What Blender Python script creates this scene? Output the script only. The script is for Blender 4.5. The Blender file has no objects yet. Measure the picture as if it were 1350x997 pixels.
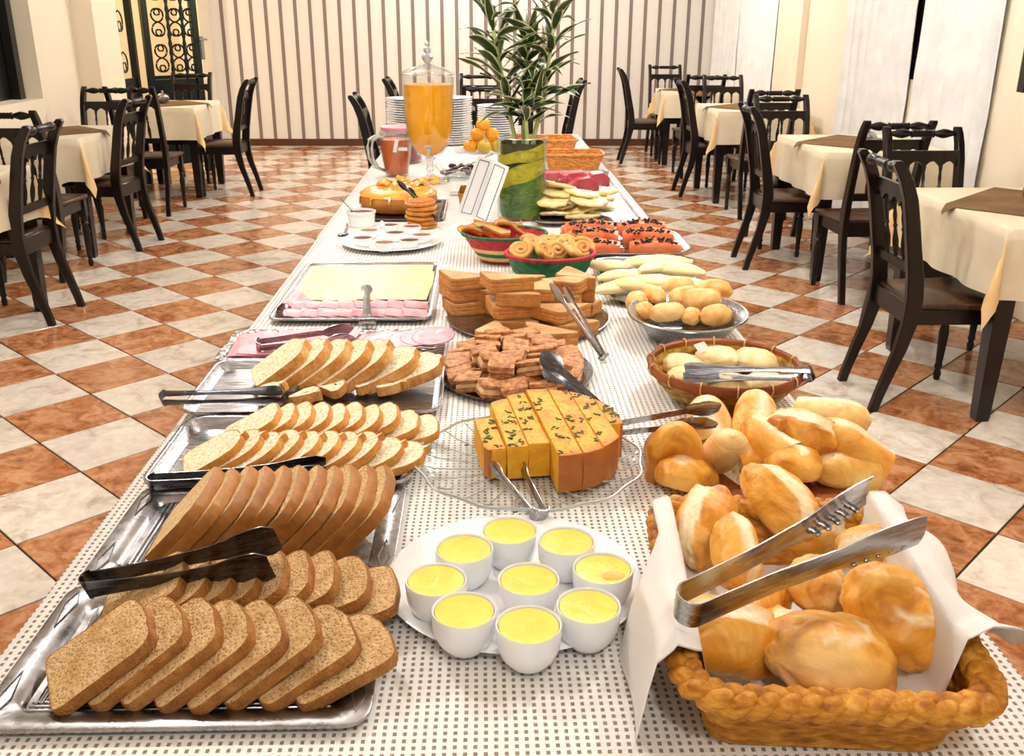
import bpy, math, random
from mathutils import Vector, Matrix, noise
PI = math.pi
random.seed(7)
SC = bpy.context.scene
COL = SC.collection

# ------------------------------------------------------------------ camera, world, lights, exposure
CAM_F, CAM_PITCH, CAM_ROLL, CAM_YAW, CAM_H = 1268.16, 0.356263, 0.003749, -0.0290998, 1.4916
cam_data = bpy.data.cameras.new('camera')
cam_data.sensor_fit = 'HORIZONTAL'; cam_data.sensor_width = 36.0
cam_data.lens = CAM_F / 1350 * 36.0
cam_data.clip_start = .05; cam_data.clip_end = 100
cam = bpy.data.objects.new('camera', cam_data); COL.objects.link(cam)
cam.matrix_world = (Matrix.Translation((0, 0, CAM_H)) @ Matrix.Rotation(CAM_YAW, 4, 'Z')
                    @ Matrix.Rotation(PI/2 - CAM_PITCH, 4, 'X') @ Matrix.Rotation(CAM_ROLL, 4, 'Z'))
SC.camera = cam

world = bpy.data.worlds.new('world'); SC.world = world; world.use_nodes = True
world.node_tree.nodes['Background'].inputs[0].default_value = (1.0, .97, .92, 1)
world.node_tree.nodes['Background'].inputs[1].default_value = .42

SC.view_settings.view_transform = 'Standard'; SC.view_settings.look = 'None'
SC.view_settings.gamma = 1; SC.view_settings.use_curve_mapping = False
SC.view_settings.exposure = -.02

LAMPS = [(-1.1, 2.7, 70), (1.25, 2.5, 70), (-1.2, 5.6, 60), (1.3, 5.6, 60), (-1.2, 9.2, 75), (1.3, 9.2, 75), (0, 11.3, 55), (0.2, -0.6, 38)]
CEIL = 2.9
for i, (x, y, w) in enumerate(LAMPS):
    ld = bpy.data.lights.new('lamp_light', 'POINT'); ld.energy = w; ld.shadow_soft_size = .07
    ld.color = (1.0, .978, .955)
    lo = bpy.data.objects.new('lamp_light', ld); lo.location = (x, y, CEIL - .22); COL.objects.link(lo)

# ------------------------------------------------------------------ where a picture direction meets a real surface
def ray(px, py):
    x = px - 675; y = py - 498.5
    c, s = math.cos(-CAM_ROLL), math.sin(-CAM_ROLL)
    x, y = x*c - y*s, x*s + y*c
    dz = -(y*math.cos(CAM_PITCH) + CAM_F*math.sin(CAM_PITCH)); dy = CAM_F*math.cos(CAM_PITCH) - y*math.sin(CAM_PITCH)
    c, s = math.cos(CAM_YAW), math.sin(CAM_YAW)
    return x*c - dy*s, x*s + dy*c, dz
def at(px, py, z=0.0):
    d = ray(px, py); t = (z - CAM_H)/d[2]
    return Vector((d[0]*t, d[1]*t, z))

# ------------------------------------------------------------------ helpers
class MB:
    def __init__(s): s.v = []; s.f = []; s.m = []; s.uv = {}
    def add(s, vs, fs, M=None, mi=0):
        b = len(s.v)
        s.v += [tuple(M @ Vector(p)) for p in vs] if M is not None else [tuple(p) for p in vs]
        s.f += [tuple(b+i for i in f) for f in fs]; s.m += [mi]*len(fs)
        return s
    def box(s, c, d, M=None, mi=0, bev=0.0):
        x, y, z = d[0]/2, d[1]/2, d[2]/2
        if bev <= 0:
            vs = [(c[0]+a*x, c[1]+b*y, c[2]+e*z) for a in (-1, 1) for b in (-1, 1) for e in (-1, 1)]
            fs = [(0,1,3,2),(4,6,7,5),(0,4,5,1),(2,3,7,6),(0,2,6,4),(1,5,7,3)]
            return s.add(vs, fs, M, mi)
        rings = []
        for zz, ins in ((-z, bev), (-z+bev, 0), (z-bev, 0), (z, bev)):
            X, Y = x-ins, y-ins; k = bev*.7 if ins == 0 else bev*.3
            rings.append([(c[0]+p, c[1]+q, c[2]+zz) for p, q in ((-X+k,-Y),(X-k,-Y),(X,-Y+k),(X,Y-k),(X-k,Y),(-X+k,Y),(-X,Y-k),(-X,-Y+k))])
        return s.loft(rings, M, mi)
    def loft(s, rings, M=None, mi=0, caps=True, closed=True):
        n = len(rings[0]); vs = [p for r in rings for p in r]; fs = []
        for i in range(len(rings)-1):
            for j in range(n if closed else n-1):
                k = (j+1) % n
                fs.append((i*n+j, i*n+k, (i+1)*n+k, (i+1)*n+j))
        if caps:
            fs.append(tuple(reversed(range(n)))); fs.append(tuple((len(rings)-1)*n+j for j in range(n)))
        return s.add(vs, fs, M, mi)
    def lathe(s, prof, n=24, M=None, mi=0, cap=True, wav=None):
        rings = []
        for k, (r, z) in enumerate(prof):
            rings.append([((r*(1+(wav(k, 2*PI*j/n) if wav else 0)))*math.cos(2*PI*j/n), (r*(1+(wav(k, 2*PI*j/n) if wav else 0)))*math.sin(2*PI*j/n), z) for j in range(n)])
        return s.loft(rings, M, mi, cap)
    def tube(s, pts, r, n=8, M=None, mi=0, closed=False, flat=1.0):
        P = [Vector(p) for p in pts]; N = len(P); rings = []
        up = Vector((0, 0, 1))
        for i in range(N):
            a = P[(i-1) % N] if (closed or i > 0) else P[i]; b = P[(i+1) % N] if (closed or i < N-1) else P[i]
            t = (b-a).normalized()
            u = up if abs(t.dot(up)) < .95 else Vector((1, 0, 0))
            x = t.cross(u).normalized(); y = x.cross(t).normalized()
            rr = r(i/(N-1)) if callable(r) else r
            rings.append([tuple(P[i] + x*rr*math.cos(2*PI*j/n) + y*rr*flat*math.sin(2*PI*j/n)) for j in range(n)])
        if closed: rings.append(rings[0])
        return s.loft(rings, M, mi, not closed)
    def prism(s, poly, z0, z1, M=None, mi=0, side_mi=None):
        n = len(poly); vs = [(p[0], p[1], z0) for p in poly] + [(p[0], p[1], z1) for p in poly]
        s.add(vs, [tuple(reversed(range(n))), tuple(range(n, 2*n))], M, mi)
        return s.add(vs, [(j, (j+1) % n, n+(j+1) % n, n+j) for j in range(n)], M, mi if side_mi is None else side_mi)
    def grid(s, fn, nu, nv, M=None, mi=0, thick=0):
        vs = [fn(i/nu, j/nv) for i in range(nu+1) for j in range(nv+1)]
        fs = [(i*(nv+1)+j, (i+1)*(nv+1)+j, (i+1)*(nv+1)+j+1, i*(nv+1)+j+1) for i in range(nu) for j in range(nv)]
        if thick:
            n = len(vs); vs2 = [(p[0], p[1], p[2]-thick) for p in vs]
            fs2 = [tuple(n+k for k in reversed(f)) for f in fs]
            bd = [i*(nv+1) for i in range(nu+1)] + [nu*(nv+1)+j for j in range(1, nv+1)] + [i*(nv+1)+nv for i in range(nu-1, -1, -1)] + [j for j in range(nv-1, 0, -1)]
            sd = [(bd[k], bd[(k+1) % len(bd)], n+bd[(k+1) % len(bd)], n+bd[k]) for k in range(len(bd))]
            return s.add(vs+vs2, fs+fs2+sd, M, mi)
        return s.add(vs, fs, M, mi)
    def ball(s, c, r, nu=12, nv=8, M=None, mi=0):
        if not hasattr(r, '__len__'): r = (r, r, r)
        rings = []
        for i in range(1, nv):
            a = PI*i/nv
            rings.append([(c[0]+r[0]*math.sin(a)*math.cos(2*PI*j/nu), c[1]+r[1]*math.sin(a)*math.sin(2*PI*j/nu), c[2]-r[2]*math.cos(a)) for j in range(nu)])
        return s.loft(rings, M, mi)
    def mesh(s, name, mats, smooth=35):
        me = bpy.data.meshes.new(name); me.from_pydata(s.v, [], s.f)
        for m in (mats if isinstance(mats, (list, tuple)) else [mats]): me.materials.append(m)
        me.polygons.foreach_set('material_index', s.m)
        if smooth:
            me.polygons.foreach_set('use_smooth', [True]*len(s.f))
            if smooth < 180: me.set_sharp_from_angle(angle=math.radians(smooth))
        me.update()
        return me
    def obj(s, name, mats, parent=None, smooth=35, M=None, fix=False):
        me = s.mesh(name, mats, smooth)
        if fix:
            import bmesh
            bm = bmesh.new(); bm.from_mesh(me); bmesh.ops.recalc_face_normals(bm, faces=bm.faces); bm.to_mesh(me); bm.free()
            if 0 < smooth < 180: me.set_sharp_from_angle(angle=math.radians(smooth))
        return link(name, me, parent, M)
def link(name, me, parent=None, M=None):
    o = bpy.data.objects.new(name, me); COL.objects.link(o)
    if M is not None: o.matrix_local = M
    if parent is not None: o.parent = parent
    return o
def tag(o, label=None, cat=None, group=None, kind=None):
    if label: o['label'] = label
    if cat: o['category'] = cat
    if group: o['group'] = group
    if kind: o['kind'] = kind
    return o
def root(name, label, cat, M=None, group=None):
    o = bpy.data.objects.new(name, None); o.empty_display_size = .05; COL.objects.link(o)
    if M is not None: o.matrix_world = M
    return tag(o, label, cat, group)
def struct(o, kind='structure'): o['kind'] = kind; return o
KIDS = {}
def dup(src, M, label=None, group=None):
    r = src.copy(); COL.objects.link(r); r.matrix_world = M
    if label: r['label'] = label
    if group: r['group'] = group
    if src.name not in KIDS: KIDS[src.name] = [(c, list(c.children)) for c in src.children]
    for c, gs in KIDS[src.name]:
        d = c.copy(); COL.objects.link(d); d.parent = r
        for g in gs:
            e = g.copy(); COL.objects.link(e); e.parent = d
    return r
def T(x, y=None, z=None): return Matrix.Translation(x if y is None else (x, y, z))
def R(a, ax='Z'): return Matrix.Rotation(math.radians(a), 4, ax)
def S(x, y=None, z=None):
    y = x if y is None else y; z = x if z is None else z
    return Matrix.Diagonal((x, y, z, 1))
def frame(o, xa, za):
    x = Vector(xa).normalized(); z = Vector(za); z = (z - x*z.dot(x)).normalized(); y = z.cross(x)
    m = Matrix((x, y, z)).transposed().to_4x4(); m.translation = Vector(o); return m
def fb(p, sc=1.0, oc=3):
    return noise.fractal(Vector(p)*sc, .9, 2.0, oc)
ORD = ['first','second','third','fourth','fifth','sixth','seventh','eighth','ninth','tenth','eleventh','twelfth','thirteenth','fourteenth','fifteenth','sixteenth','seventeenth','eighteenth','nineteenth','twentieth']

# ------------------------------------------------------------------ materials
def srgb(h):
    h = h.lstrip('#'); c = [int(h[i:i+2], 16)/255 for i in (0, 2, 4)]
    return tuple((x/12.92 if x <= .04045 else ((x+.055)/1.055)**2.4) for x in c) + (1,)
class Mat:
    def __init__(s, name, rough=.5, metal=0.0, spec=.5):
        s.mat = bpy.data.materials.new(name); s.mat.use_nodes = True; s.t = s.mat.node_tree
        s.b = s.t.nodes['Principled BSDF']; s.b.inputs['Roughness'].default_value = rough
        s.b.inputs['Metallic'].default_value = metal; s.b.inputs['Specular IOR Level'].default_value = spec
    def n(s, typ, **kw):
        nd = s.t.nodes.new(typ)
        for k, v in kw.items():
            if k in nd.inputs: nd.inputs[k].default_value = v
            else: setattr(nd, k, v)
        return nd
    def l(s, a, b): s.t.links.new(a, b); return s
    def coord(s, which='Object', scale=None, loc=None, rnd=False):
        tc = s.n('ShaderNodeTexCoord'); out = tc.outputs[which]
        if rnd:
            oi = s.n('ShaderNodeObjectInfo'); mu = s.n('ShaderNodeVectorMath', operation='SCALE'); mu.inputs[0].default_value = (1, 1.7, 2.3); mu.inputs['Scale'].default_value = 1
            m2 = s.n('ShaderNodeMath', operation='MULTIPLY'); m2.inputs[1].default_value = 37.0
            s.l(oi.outputs['Random'], m2.inputs[0]); s.l(m2.outputs[0], mu.inputs['Scale'])
            ad = s.n('ShaderNodeVectorMath', operation='ADD'); s.l(out, ad.inputs[0]); s.l(mu.outputs[0], ad.inputs[1]); out = ad.outputs[0]
        if scale is not None:
            mp = s.n('ShaderNodeMapping'); mp.inputs['Scale'].default_value = scale if hasattr(scale, '__len__') else (scale,)*3
            if loc: mp.inputs['Location'].default_value = loc
            s.l(out, mp.inputs[0]); out = mp.outputs[0]
        return out
    def noise(s, vec, scale=5, detail=4, rough=.55, dist=0):
        nd = s.n('ShaderNodeTexNoise'); nd.inputs['Scale'].default_value = scale; nd.inputs['Detail'].default_value = detail
        nd.inputs['Roughness'].default_value = rough; nd.inputs['Distortion'].default_value = dist
        s.l(vec, nd.inputs['Vector']); return nd.outputs['Fac']
    def vor(s, vec, scale=5, feature='F1', rnd=1):
        nd = s.n('ShaderNodeTexVoronoi'); nd.feature = feature; nd.inputs['Scale'].default_value = scale; nd.inputs['Randomness'].default_value = rnd
        s.l(vec, nd.inputs['Vector']); return nd.outputs['Distance']
    def ramp(s, fac, stops):
        nd = s.n('ShaderNodeValToRGB'); e = nd.color_ramp.elements
        while len(e) < len(stops): e.new(.5)
        for k, (p, c) in enumerate(stops):
            e[k].position = p; e[k].color = srgb(c) if isinstance(c, str) else ((c, c, c, 1) if not hasattr(c, '__len__') else c)
        s.l(fac, nd.inputs[0]); return nd.outputs[0]
    def mix(s, fac, a, b, typ='MIX'):
        nd = s.n('ShaderNodeMix'); nd.data_type = 'RGBA'; nd.blend_type = typ
        for inp, v in ((nd.inputs[0], fac), (nd.inputs[6], a), (nd.inputs[7], b)):
            if hasattr(v, 'is_linked') or hasattr(v, 'links'): s.l(v, inp)
            elif isinstance(v, str): inp.default_value = srgb(v)
            else: inp.default_value = v
        return nd.outputs[2]
    def math(s, op, a, b=0.0, c=None):
        nd = s.n('ShaderNodeMath', operation=op)
        for i, v in enumerate((a, b, c)):
            if v is None: continue
            if hasattr(v, 'links'): s.l(v, nd.inputs[i])
            else: nd.inputs[i].default_value = v
        return nd.outputs[0]
    def xyz(s, vec):
        nd = s.n('ShaderNodeSeparateXYZ'); s.l(vec, nd.inputs[0]); return nd.outputs
    def color(s, out):
        if hasattr(out, 'links'): s.l(out, s.b.inputs['Base Color'])
        else: s.b.inputs['Base Color'].default_value = srgb(out) if isinstance(out, str) else out
        return s
    def rough(s, out): s.l(out, s.b.inputs['Roughness']); return s
    def bump(s, h, dist=.002, st=1.0):
        nd = s.n('ShaderNodeBump'); nd.inputs['Distance'].default_value = dist; nd.inputs['Strength'].default_value = st
        s.l(h, nd.inputs['Height']); s.l(nd.outputs[0], s.b.inputs['Normal']); return s
def plain(name, col, rough=.5, metal=0, spec=.5, var=None, vs=12, bump=0, bs=60, rnd=True, detail=4):
    m = Mat(name, rough, metal, spec); v = m.coord(rnd=rnd)
    if var: m.color(m.ramp(m.noise(v, vs, detail), [(.3, var), (.7, col)]))
    else: m.color(col)
    if bump: m.bump(m.noise(v, bs, 4), bump)
    return m.mat
M = {}
M['wall'] = plain('cream_paint', '#efe2cb', .75, var='#ebdcc2', vs=1.5, rnd=False)
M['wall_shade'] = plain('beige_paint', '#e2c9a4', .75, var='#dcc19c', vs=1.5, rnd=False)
M['ceiling'] = plain('white_paint', '#f6f1e6', .8)
M['dark_frame'] = plain('dark_frame', '#15120f', .3)
def m_stripes():
    m = Mat('striped_wallpaper', .6); x, y, z = m.xyz(m.coord('Object'))
    u = m.math('FRACT', m.math('DIVIDE', m.math('ADD', x, 20.0 + STRIPE_OFF), STRIPE_P))
    d = m.math('ABSOLUTE', m.math('SUBTRACT', u, .5))
    edge = m.math('ABSOLUTE', m.math('SUBTRACT', d, .118))
    v = m.coord('Object')
    base = m.ramp(d, [(0, '#8a7b72'), (.108, '#7a6a62'), (.128, '#e8e1d7'), (.5, '#ede7de')])
    m.t.nodes[-1].color_ramp.interpolation = 'LINEAR'
    n = m.noise(m.coord('Object', (3, 3, 40)), 4, 3)
    m.color(m.mix(.12, base, m.ramp(n, [(.3, '#b8aaa0'), (.7, '#ffffff')]), 'MULTIPLY'))
    return m.mat
STRIPE_P = .1763; STRIPE_OFF = -.0178
M['stripes'] = m_stripes()
M['baseboard'] = plain('brown_baseboard', '#5b3320', .35, var='#4a2818')
def m_tile(name, a, b, c, scale):
    m = Mat(name, .16, spec=.4); v = m.coord('Object', rnd=True)
    n1 = m.noise(v, scale, 8, .65, 1.2); n2 = m.noise(v, scale*3.1, 6, .6, .6)
    col = m.ramp(n1, [(.34, a), (.47, b), (.60, c)])
    oi = m.n('ShaderNodeObjectInfo')
    col = m.mix(m.math('MULTIPLY', n2, .55), col, m.ramp(n2, [(.38, a), (.6, c)]))
    tint = m.ramp(oi.outputs['Random'], [(0, .86), (1, 1.0)])
    col = m.mix(1.0, col, tint, 'MULTIPLY'); m.color(col)
    m.rough(m.ramp(n1, [(.3, .10), (.7, .22)])); m.bump(n2, .0012)
    return m.mat
M['tile_white'] = m_tile('cream_marbled_tile', '#b9a695', '#e2d5c5', '#efe6da', 7)
M['tile_brown'] = m_tile('rust_marbled_tile', '#74401c', '#ae6a3a', '#d09870', 9)
M['grout'] = plain('grout', '#5e4636', .8, var='#46342a', vs=30)
def m_wood(name, a, b, rough=.25):
    m = Mat(name, rough, spec=.38); v = m.coord('Object', (14, 14, 2.5), rnd=True)
    n = m.noise(v, 3, 6, .6, .8); m.color(m.ramp(n, [(.3, a), (.7, b)])); m.bump(n, .0008)
    return m.mat
M['dark_wood'] = m_wood('dark_stained_wood', '#0b0605', '#1d100c', .28)
M['seat_wood'] = m_wood('worn_seat_wood', '#22120c', '#4e2f1c', .3)
def m_fabric(name, a, b, sc=300, rough=.9, bump=.0006):
    m = Mat(name, rough, spec=.2); v = m.coord('Object')
    x, y, z = m.xyz(v)
    w = m.math('MULTIPLY', m.math('SINE', m.math('MULTIPLY', m.math('ADD', x, z), sc*6.28)), m.math('SINE', m.math('MULTIPLY', m.math('ADD', y, z), sc*6.28)))
    n = m.noise(v, 6, 4)
    m.color(m.ramp(n, [(.3, a), (.7, b)])); m.bump(w, bump, .6)
    return m.mat
M['cream_cloth'] = m_fabric('cream_tablecloth', '#e6d6b8', '#f1e4ca')
M['warm_lit_corner'] = m_fabric('warm_lit_cloth_corner', '#ecc48c', '#f4d29c')  # warmer light on the cream cloth's hanging corners, put into the colour
M['brown_cloth'] = m_fabric('brown_runner', '#6e5034', '#8c6c48')
M['napkin'] = m_fabric('white_napkin', '#f3ede8', '#fffaf6', 500)
M['curtain'] = m_fabric('white_curtain', '#e9e7e4', '#f8f7f5', 200)
def m_mesh_cloth():
    m = Mat('white_openwork_cloth', .85, spec=.2); v = m.coord('Object'); x, y, z = m.xyz(v)
    P = .0108
    # cell rows run along the table; holes are small rounded rectangles
    wx = m.math('ADD', m.math('ADD', x, z), m.math('MULTIPLY', m.noise(v, 5, 2), .006)); wy = m.math('ADD', y, m.math('MULTIPLY', m.noise(v, 4, 2), .006))
    fx = m.math('ABSOLUTE', m.math('SUBTRACT', m.math('FRACT', m.math('DIVIDE', m.math('ADD', wx, 3), P)), .5))
    fy = m.math('ABSOLUTE', m.math('SUBTRACT', m.math('FRACT', m.math('DIVIDE', m.math('ADD', wy, 3), P)), .5))
    hx = m.n('ShaderNodeMapRange'); hx.interpolation_type = 'SMOOTHSTEP'; hx.inputs[1].default_value = .13; hx.inputs[2].default_value = .22; hx.inputs[3].default_value = 1; hx.inputs[4].default_value = 0
    hy = m.n('ShaderNodeMapRange'); hy.interpolation_type = 'SMOOTHSTEP'; hy.inputs[1].default_value = .2; hy.inputs[2].default_value = .3; hy.inputs[3].default_value = 1; hy.inputs[4].default_value = 0
    m.l(fx, hx.inputs[0]); m.l(fy, hy.inputs[0])
    hole = m.math('MULTIPLY', hx.outputs[0], hy.outputs[0])
    th = m.noise(v, 900, 2)
    c = m.mix(hole, m.ramp(th, [(.3, '#efe9e2'), (.7, '#fffefa')]), '#94887b')
    m.color(c); m.bump(m.math('SUBTRACT', m.math('MULTIPLY', th, .3), hole), .0016)
    return m.mat
M['mesh_cloth'] = m_mesh_cloth()
M['plain_cloth'] = m_fabric('plain_white_cloth', '#e9e6e1', '#f2efeb', 400)
def m_steel(name, a='#8f8f92', rough=.22, bump=.0004, sc=(6, 60, 60), b='#bdbdc0'):
    m = Mat(name, rough, 1.0); v = m.coord('Object', sc)
    n = m.noise(v, 4, 3); m.color(m.ramp(n, [(.3, a), (.8, b)])); m.rough(m.ramp(n, [(.3, rough*.7), (.7, rough*1.4)])); m.bump(n, bump)
    return m.mat
M['steel'] = m_steel('polished_steel')
M['steel_dark'] = m_steel('dull_steel_tongs', '#4e4d50', .26, b='#757478')
M['foil'] = m_steel('aluminium_platter', '#8e8c8e', .28, .0008, (7, 7, 7), '#b2b0b2')
def m_foilc():
    m = Mat('crinkled_foil', .25, 1.0); v = m.coord('Object'); n = m.vor(v, 60)
    m.color('#bcbcc0'); m.bump(n, .006); return m.mat
M['crinkle'] = m_foilc()
def m_porcelain(name, c='#f7f7f8'):
    m = Mat(name, .1, spec=.6); m.color(c); m.b.inputs['Coat Weight'].default_value = .3; return m.mat
M['porcelain'] = m_porcelain('white_porcelain')
M['plate_grey'] = m_porcelain('stacked_plate_porcelain', '#e9e9ec')
def m_glass(name, tint='#f4f8f7', spec=1.0, al=.12):
    m = Mat(name); t = m.t; t.nodes.remove(m.b)
    tr = t.nodes.new('ShaderNodeBsdfTransparent'); tr.inputs[0].default_value = srgb(tint)
    gl = t.nodes.new('ShaderNodeBsdfGlossy'); gl.inputs['Roughness'].default_value = .03
    fr = t.nodes.new('ShaderNodeLayerWeight'); fr.inputs[0].default_value = .45
    mx = t.nodes.new('ShaderNodeMixShader')
    mr = m.math('ADD', m.math('MULTIPLY', m.math('POWER', fr.outputs['Facing'], 3.0), .5), al*.22)
    t.links.new(mr, mx.inputs[0]); t.links.new(tr.outputs[0], mx.inputs[1]); t.links.new(gl.outputs[0], mx.inputs[2])
    t.links.new(mx.outputs[0], t.nodes['Material Output'].inputs[0])
    return m.mat
M['glass'] = m_glass('clear_glass')
M['glass_dish'] = m_glass('pressed_glass', '#fafcfc', al=.22)
def m_crumb(name, a, b, hole, sc=140):
    m = Mat(name, .9, spec=.15); v = m.coord('Object', rnd=True)
    n = m.noise(v, 40, 6, .7); vo = m.vor(v, sc)
    c = m.ramp(n, [(.3, a), (.65, b)])
    c = m.mix(m.ramp(vo, [(.14, .9), (.32, 0.0)]), c, hole)
    m.color(c); m.bump(m.math('ADD', m.math('MULTIPLY', n, .6), vo), .0025, .9)
    return m.mat
M['crumb_wheat'] = m_crumb('wholemeal_crumb', '#b98a54', '#dfbd8c', '#6e4420', 230)
M['crumb_white'] = m_crumb('white_crumb', '#efd9b0', '#fbeed2', '#cfa673', 120)
M['crumb_brown'] = m_crumb('brown_crumb', '#d8b27c', '#ecd0a0', '#a5723e', 200)
def m_crust(name, a, b, c, sc=18, rough=.55, bump=.001):
    m = Mat(name, rough, spec=.35); v = m.coord('Object', rnd=True)
    n = m.noise(v, sc, 6, .65); f = m.noise(v, sc*9, 3)
    col = m.ramp(n, [(.28, a), (.5, b), (.72, c)])
    m.color(m.mix(.25, col, m.ramp(f, [(.35, a), (.65, c)]))); m.bump(m.math('ADD', m.math('MULTIPLY', n, .5), f), bump)
    return m.mat
M['crust_wheat'] = m_crust('wholemeal_crust', '#74431a', '#a4682e', '#c48c4a', 35, .6, .003)
M['crust_gold'] = m_crust('golden_crust', '#b06a20', '#d08e3a', '#e8b467', 14, .45)
M['crust_dark'] = m_crust('dark_brown_crust', '#84501f', '#a5682e', '#c08748', 9, .42)
M['crust_milk'] = m_crust('milk_bread_crust', '#a8611c', '#d09042', '#f0c888', 20, .5)
def m_roll(name, a, b, c, pale):
    m = Mat(name, .38, spec=.4); v = m.coord('Object', rnd=True); vo = m.coord('Object')
    x, y, z = m.xyz(vo)
    n = m.noise(v, 16, 8, .62, 1.2); f = m.noise(v, 120, 3); g2 = m.noise(v, 7, 3, .5, .8)
    col = m.ramp(n, [(.32, a), (.47, b), (.62, c)])
    col = m.mix(m.ramp(g2, [(.52, 0.0), (.68, .5)]), col, pale)
    # paler, less baked skin low on the sides and along the burst seam (attribute holds the seam's own colour)
    at_ = m.n('ShaderNodeAttribute'); at_.attribute_name = 'seam'
    col = m.mix(m.math('MULTIPLY', at_.outputs['Fac'], 1.0), col, m.ramp(f, [(.3, pale), (.7, '#fff3d8')]))
    m.color(col); m.bump(m.math('ADD', m.math('MULTIPLY', f, .35), n), .003)
    return m.mat
M['roll'] = m_roll('french_roll_crust', '#b2640e', '#e2982c', '#f2b654', '#f6d698')
M['roll_pale'] = m_roll('pale_roll_crust', '#cf8a34', '#e8b054', '#f6d284', '#fbe4b4')
M['bun'] = m_roll('soft_bun_crust', '#d48c3c', '#eaae5c', '#f4c884', '#f7d69c')
M['bun_pale'] = m_roll('cheese_bun_crust', '#dcb064', '#efd090', '#f8e4b4', '#fbe8bc')
def m_straw(name, a, b, c, sc=40):
    m = Mat(name, .55, spec=.35); v = m.coord('Object'); n = m.noise(m.coord('Object', (1, 1, 3)), sc, 5, .6)
    m.color(m.ramp(n, [(.3, a), (.5, b), (.7, c)])); m.bump(m.noise(v, sc*5, 3), .001)
    return m.mat
M['straw'] = m_straw('golden_straw', '#8a4a10', '#c47f1e', '#e6ab48')
M['wicker'] = m_straw('orange_wicker', '#a85a1c', '#d38a3c', '#eab26a')
M['bamboo'] = m_straw('bamboo_weave', '#6e4a16', '#a87a2c', '#cfa452')
M['bamboo_rim'] = m_straw('bamboo_rim', '#6a2e0c', '#8f4a1c', '#a8622c', 12)
M['red_weave'] = plain('red_straw', '#c8142c', .5, var='#96081c', vs=60)
M['green_weave'] = plain('green_straw', '#0c7440', .5, var='#06502a', vs=60)
M['natural_weave'] = plain('natural_straw', '#efcf96', .6, var='#d8b070', vs=60)


# ------------------------------------------------------------------ the room
XL, XR, YB = -3.3, 2.85, 12.45
struct(MB().box((-.9, 5.2, -.05), (8.4, 15.2, .08)).obj('floor', M['grout'], smooth=0))
FLOOR = bpy.data.objects['floor']
TS, TX, TY = .355, -2.178, 4.35
def tile_pt(u, v):
    a, b = -PI/4, PI/4
    return (TX + TS*(u*math.cos(a) + v*math.cos(b)), TY + TS*(u*math.sin(a) + v*math.sin(b)))
def clip(poly, box):
    for ax, lim, sg in ((0, box[0], 1), (0, box[1], -1), (1, box[2], 1), (1, box[3], -1)):
        out = []
        for i in range(len(poly)):
            p, q = poly[i-1], poly[i]; dp = (p[ax]-lim)*sg; dq = (q[ax]-lim)*sg
            if (dp >= 0) != (dq >= 0):
                t = dp/(dp-dq); out.append((p[0]+(q[0]-p[0])*t, p[1]+(q[1]-p[1])*t))
            if dq >= 0: out.append(q)
        poly = out
        if len(poly) < 3: return []
    return poly
g = .0035
tile_me = [MB().box((TS/2, TS/2, -.004), (TS-2*g, TS-2*g, .008), bev=.0016).mesh('floor_tile', M[k]) for k in ('tile_white', 'tile_brown')]
near, rest = [], []
for u in range(-30, 45):
    for v in range(-30, 45):
        ps = [tile_pt(u+a, v+b) for a, b in ((0, 0), (1, 0), (1, 1), (0, 1))]
        cx, cy = sum(p[0] for p in ps)/4, sum(p[1] for p in ps)/4
        if not (XL-1.7 < cx < XR+.3 and -2.4 < cy < YB+.3): continue
        inside = all(XL < p[0] < XR and p[1] < YB for p in ps)
        seen = cy > 1.0 and abs(cx) < .62*cy + .5 and not (-.45 < cx < .5 and cy < 6)
        if inside and seen: near.append((cy, u, v))
        else: rest.append((u, v))
near.sort()
for cy, u, v in near[300:]: rest.append((u, v))
for cy, u, v in near[:300]:
    p = tile_pt(u, v)
    link('floor_tile', tile_me[(u+v) % 2], FLOOR, T(p[0], p[1], random.uniform(-.0006, .0006)) @ R(-45))
mb = MB()
for u, v in rest:
    q = g/TS
    ps = [tile_pt(u+a, v+b) for a, b in ((q, q), (1-q, q), (1-q, 1-q), (q, 1-q))]
    big = (XL-1.5, XR+.0, -2.4, YB)
    ps = clip(ps, big)
    if ps:
        if sum(ps[i-1][0]*ps[i][1]-ps[i][0]*ps[i-1][1] for i in range(len(ps))) < 0: ps = ps[::-1]
        mb.prism(ps, -.008, 0, mi=(u+v) % 2)
struct(mb.obj('distant_floor_tiles', [M['tile_white'], M['tile_brown']], FLOOR, smooth=0), 'stuff')

def wallbox(name, x0, x1, y0, y1, z0, z1, mat, parent=None):
    o = MB().box(((x0+x1)/2, (y0+y1)/2, (z0+z1)/2), (x1-x0, y1-y0, z1-z0)).obj(name, M[mat], parent, smooth=0)
    return struct(o) if parent is None else o
wallbox('wall_back', XL-.03, XR+.1, YB, YB+.12, 0, CEIL, 'stripes')
wallbox('baseboard_back', XL+.01, XR-.01, YB-.02, YB, 0, .085, 'baseboard')
wallbox('ceiling', -4.9, XR+.3, -2.4, YB+.12, CEIL, CEIL+.1, 'ceiling')
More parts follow.
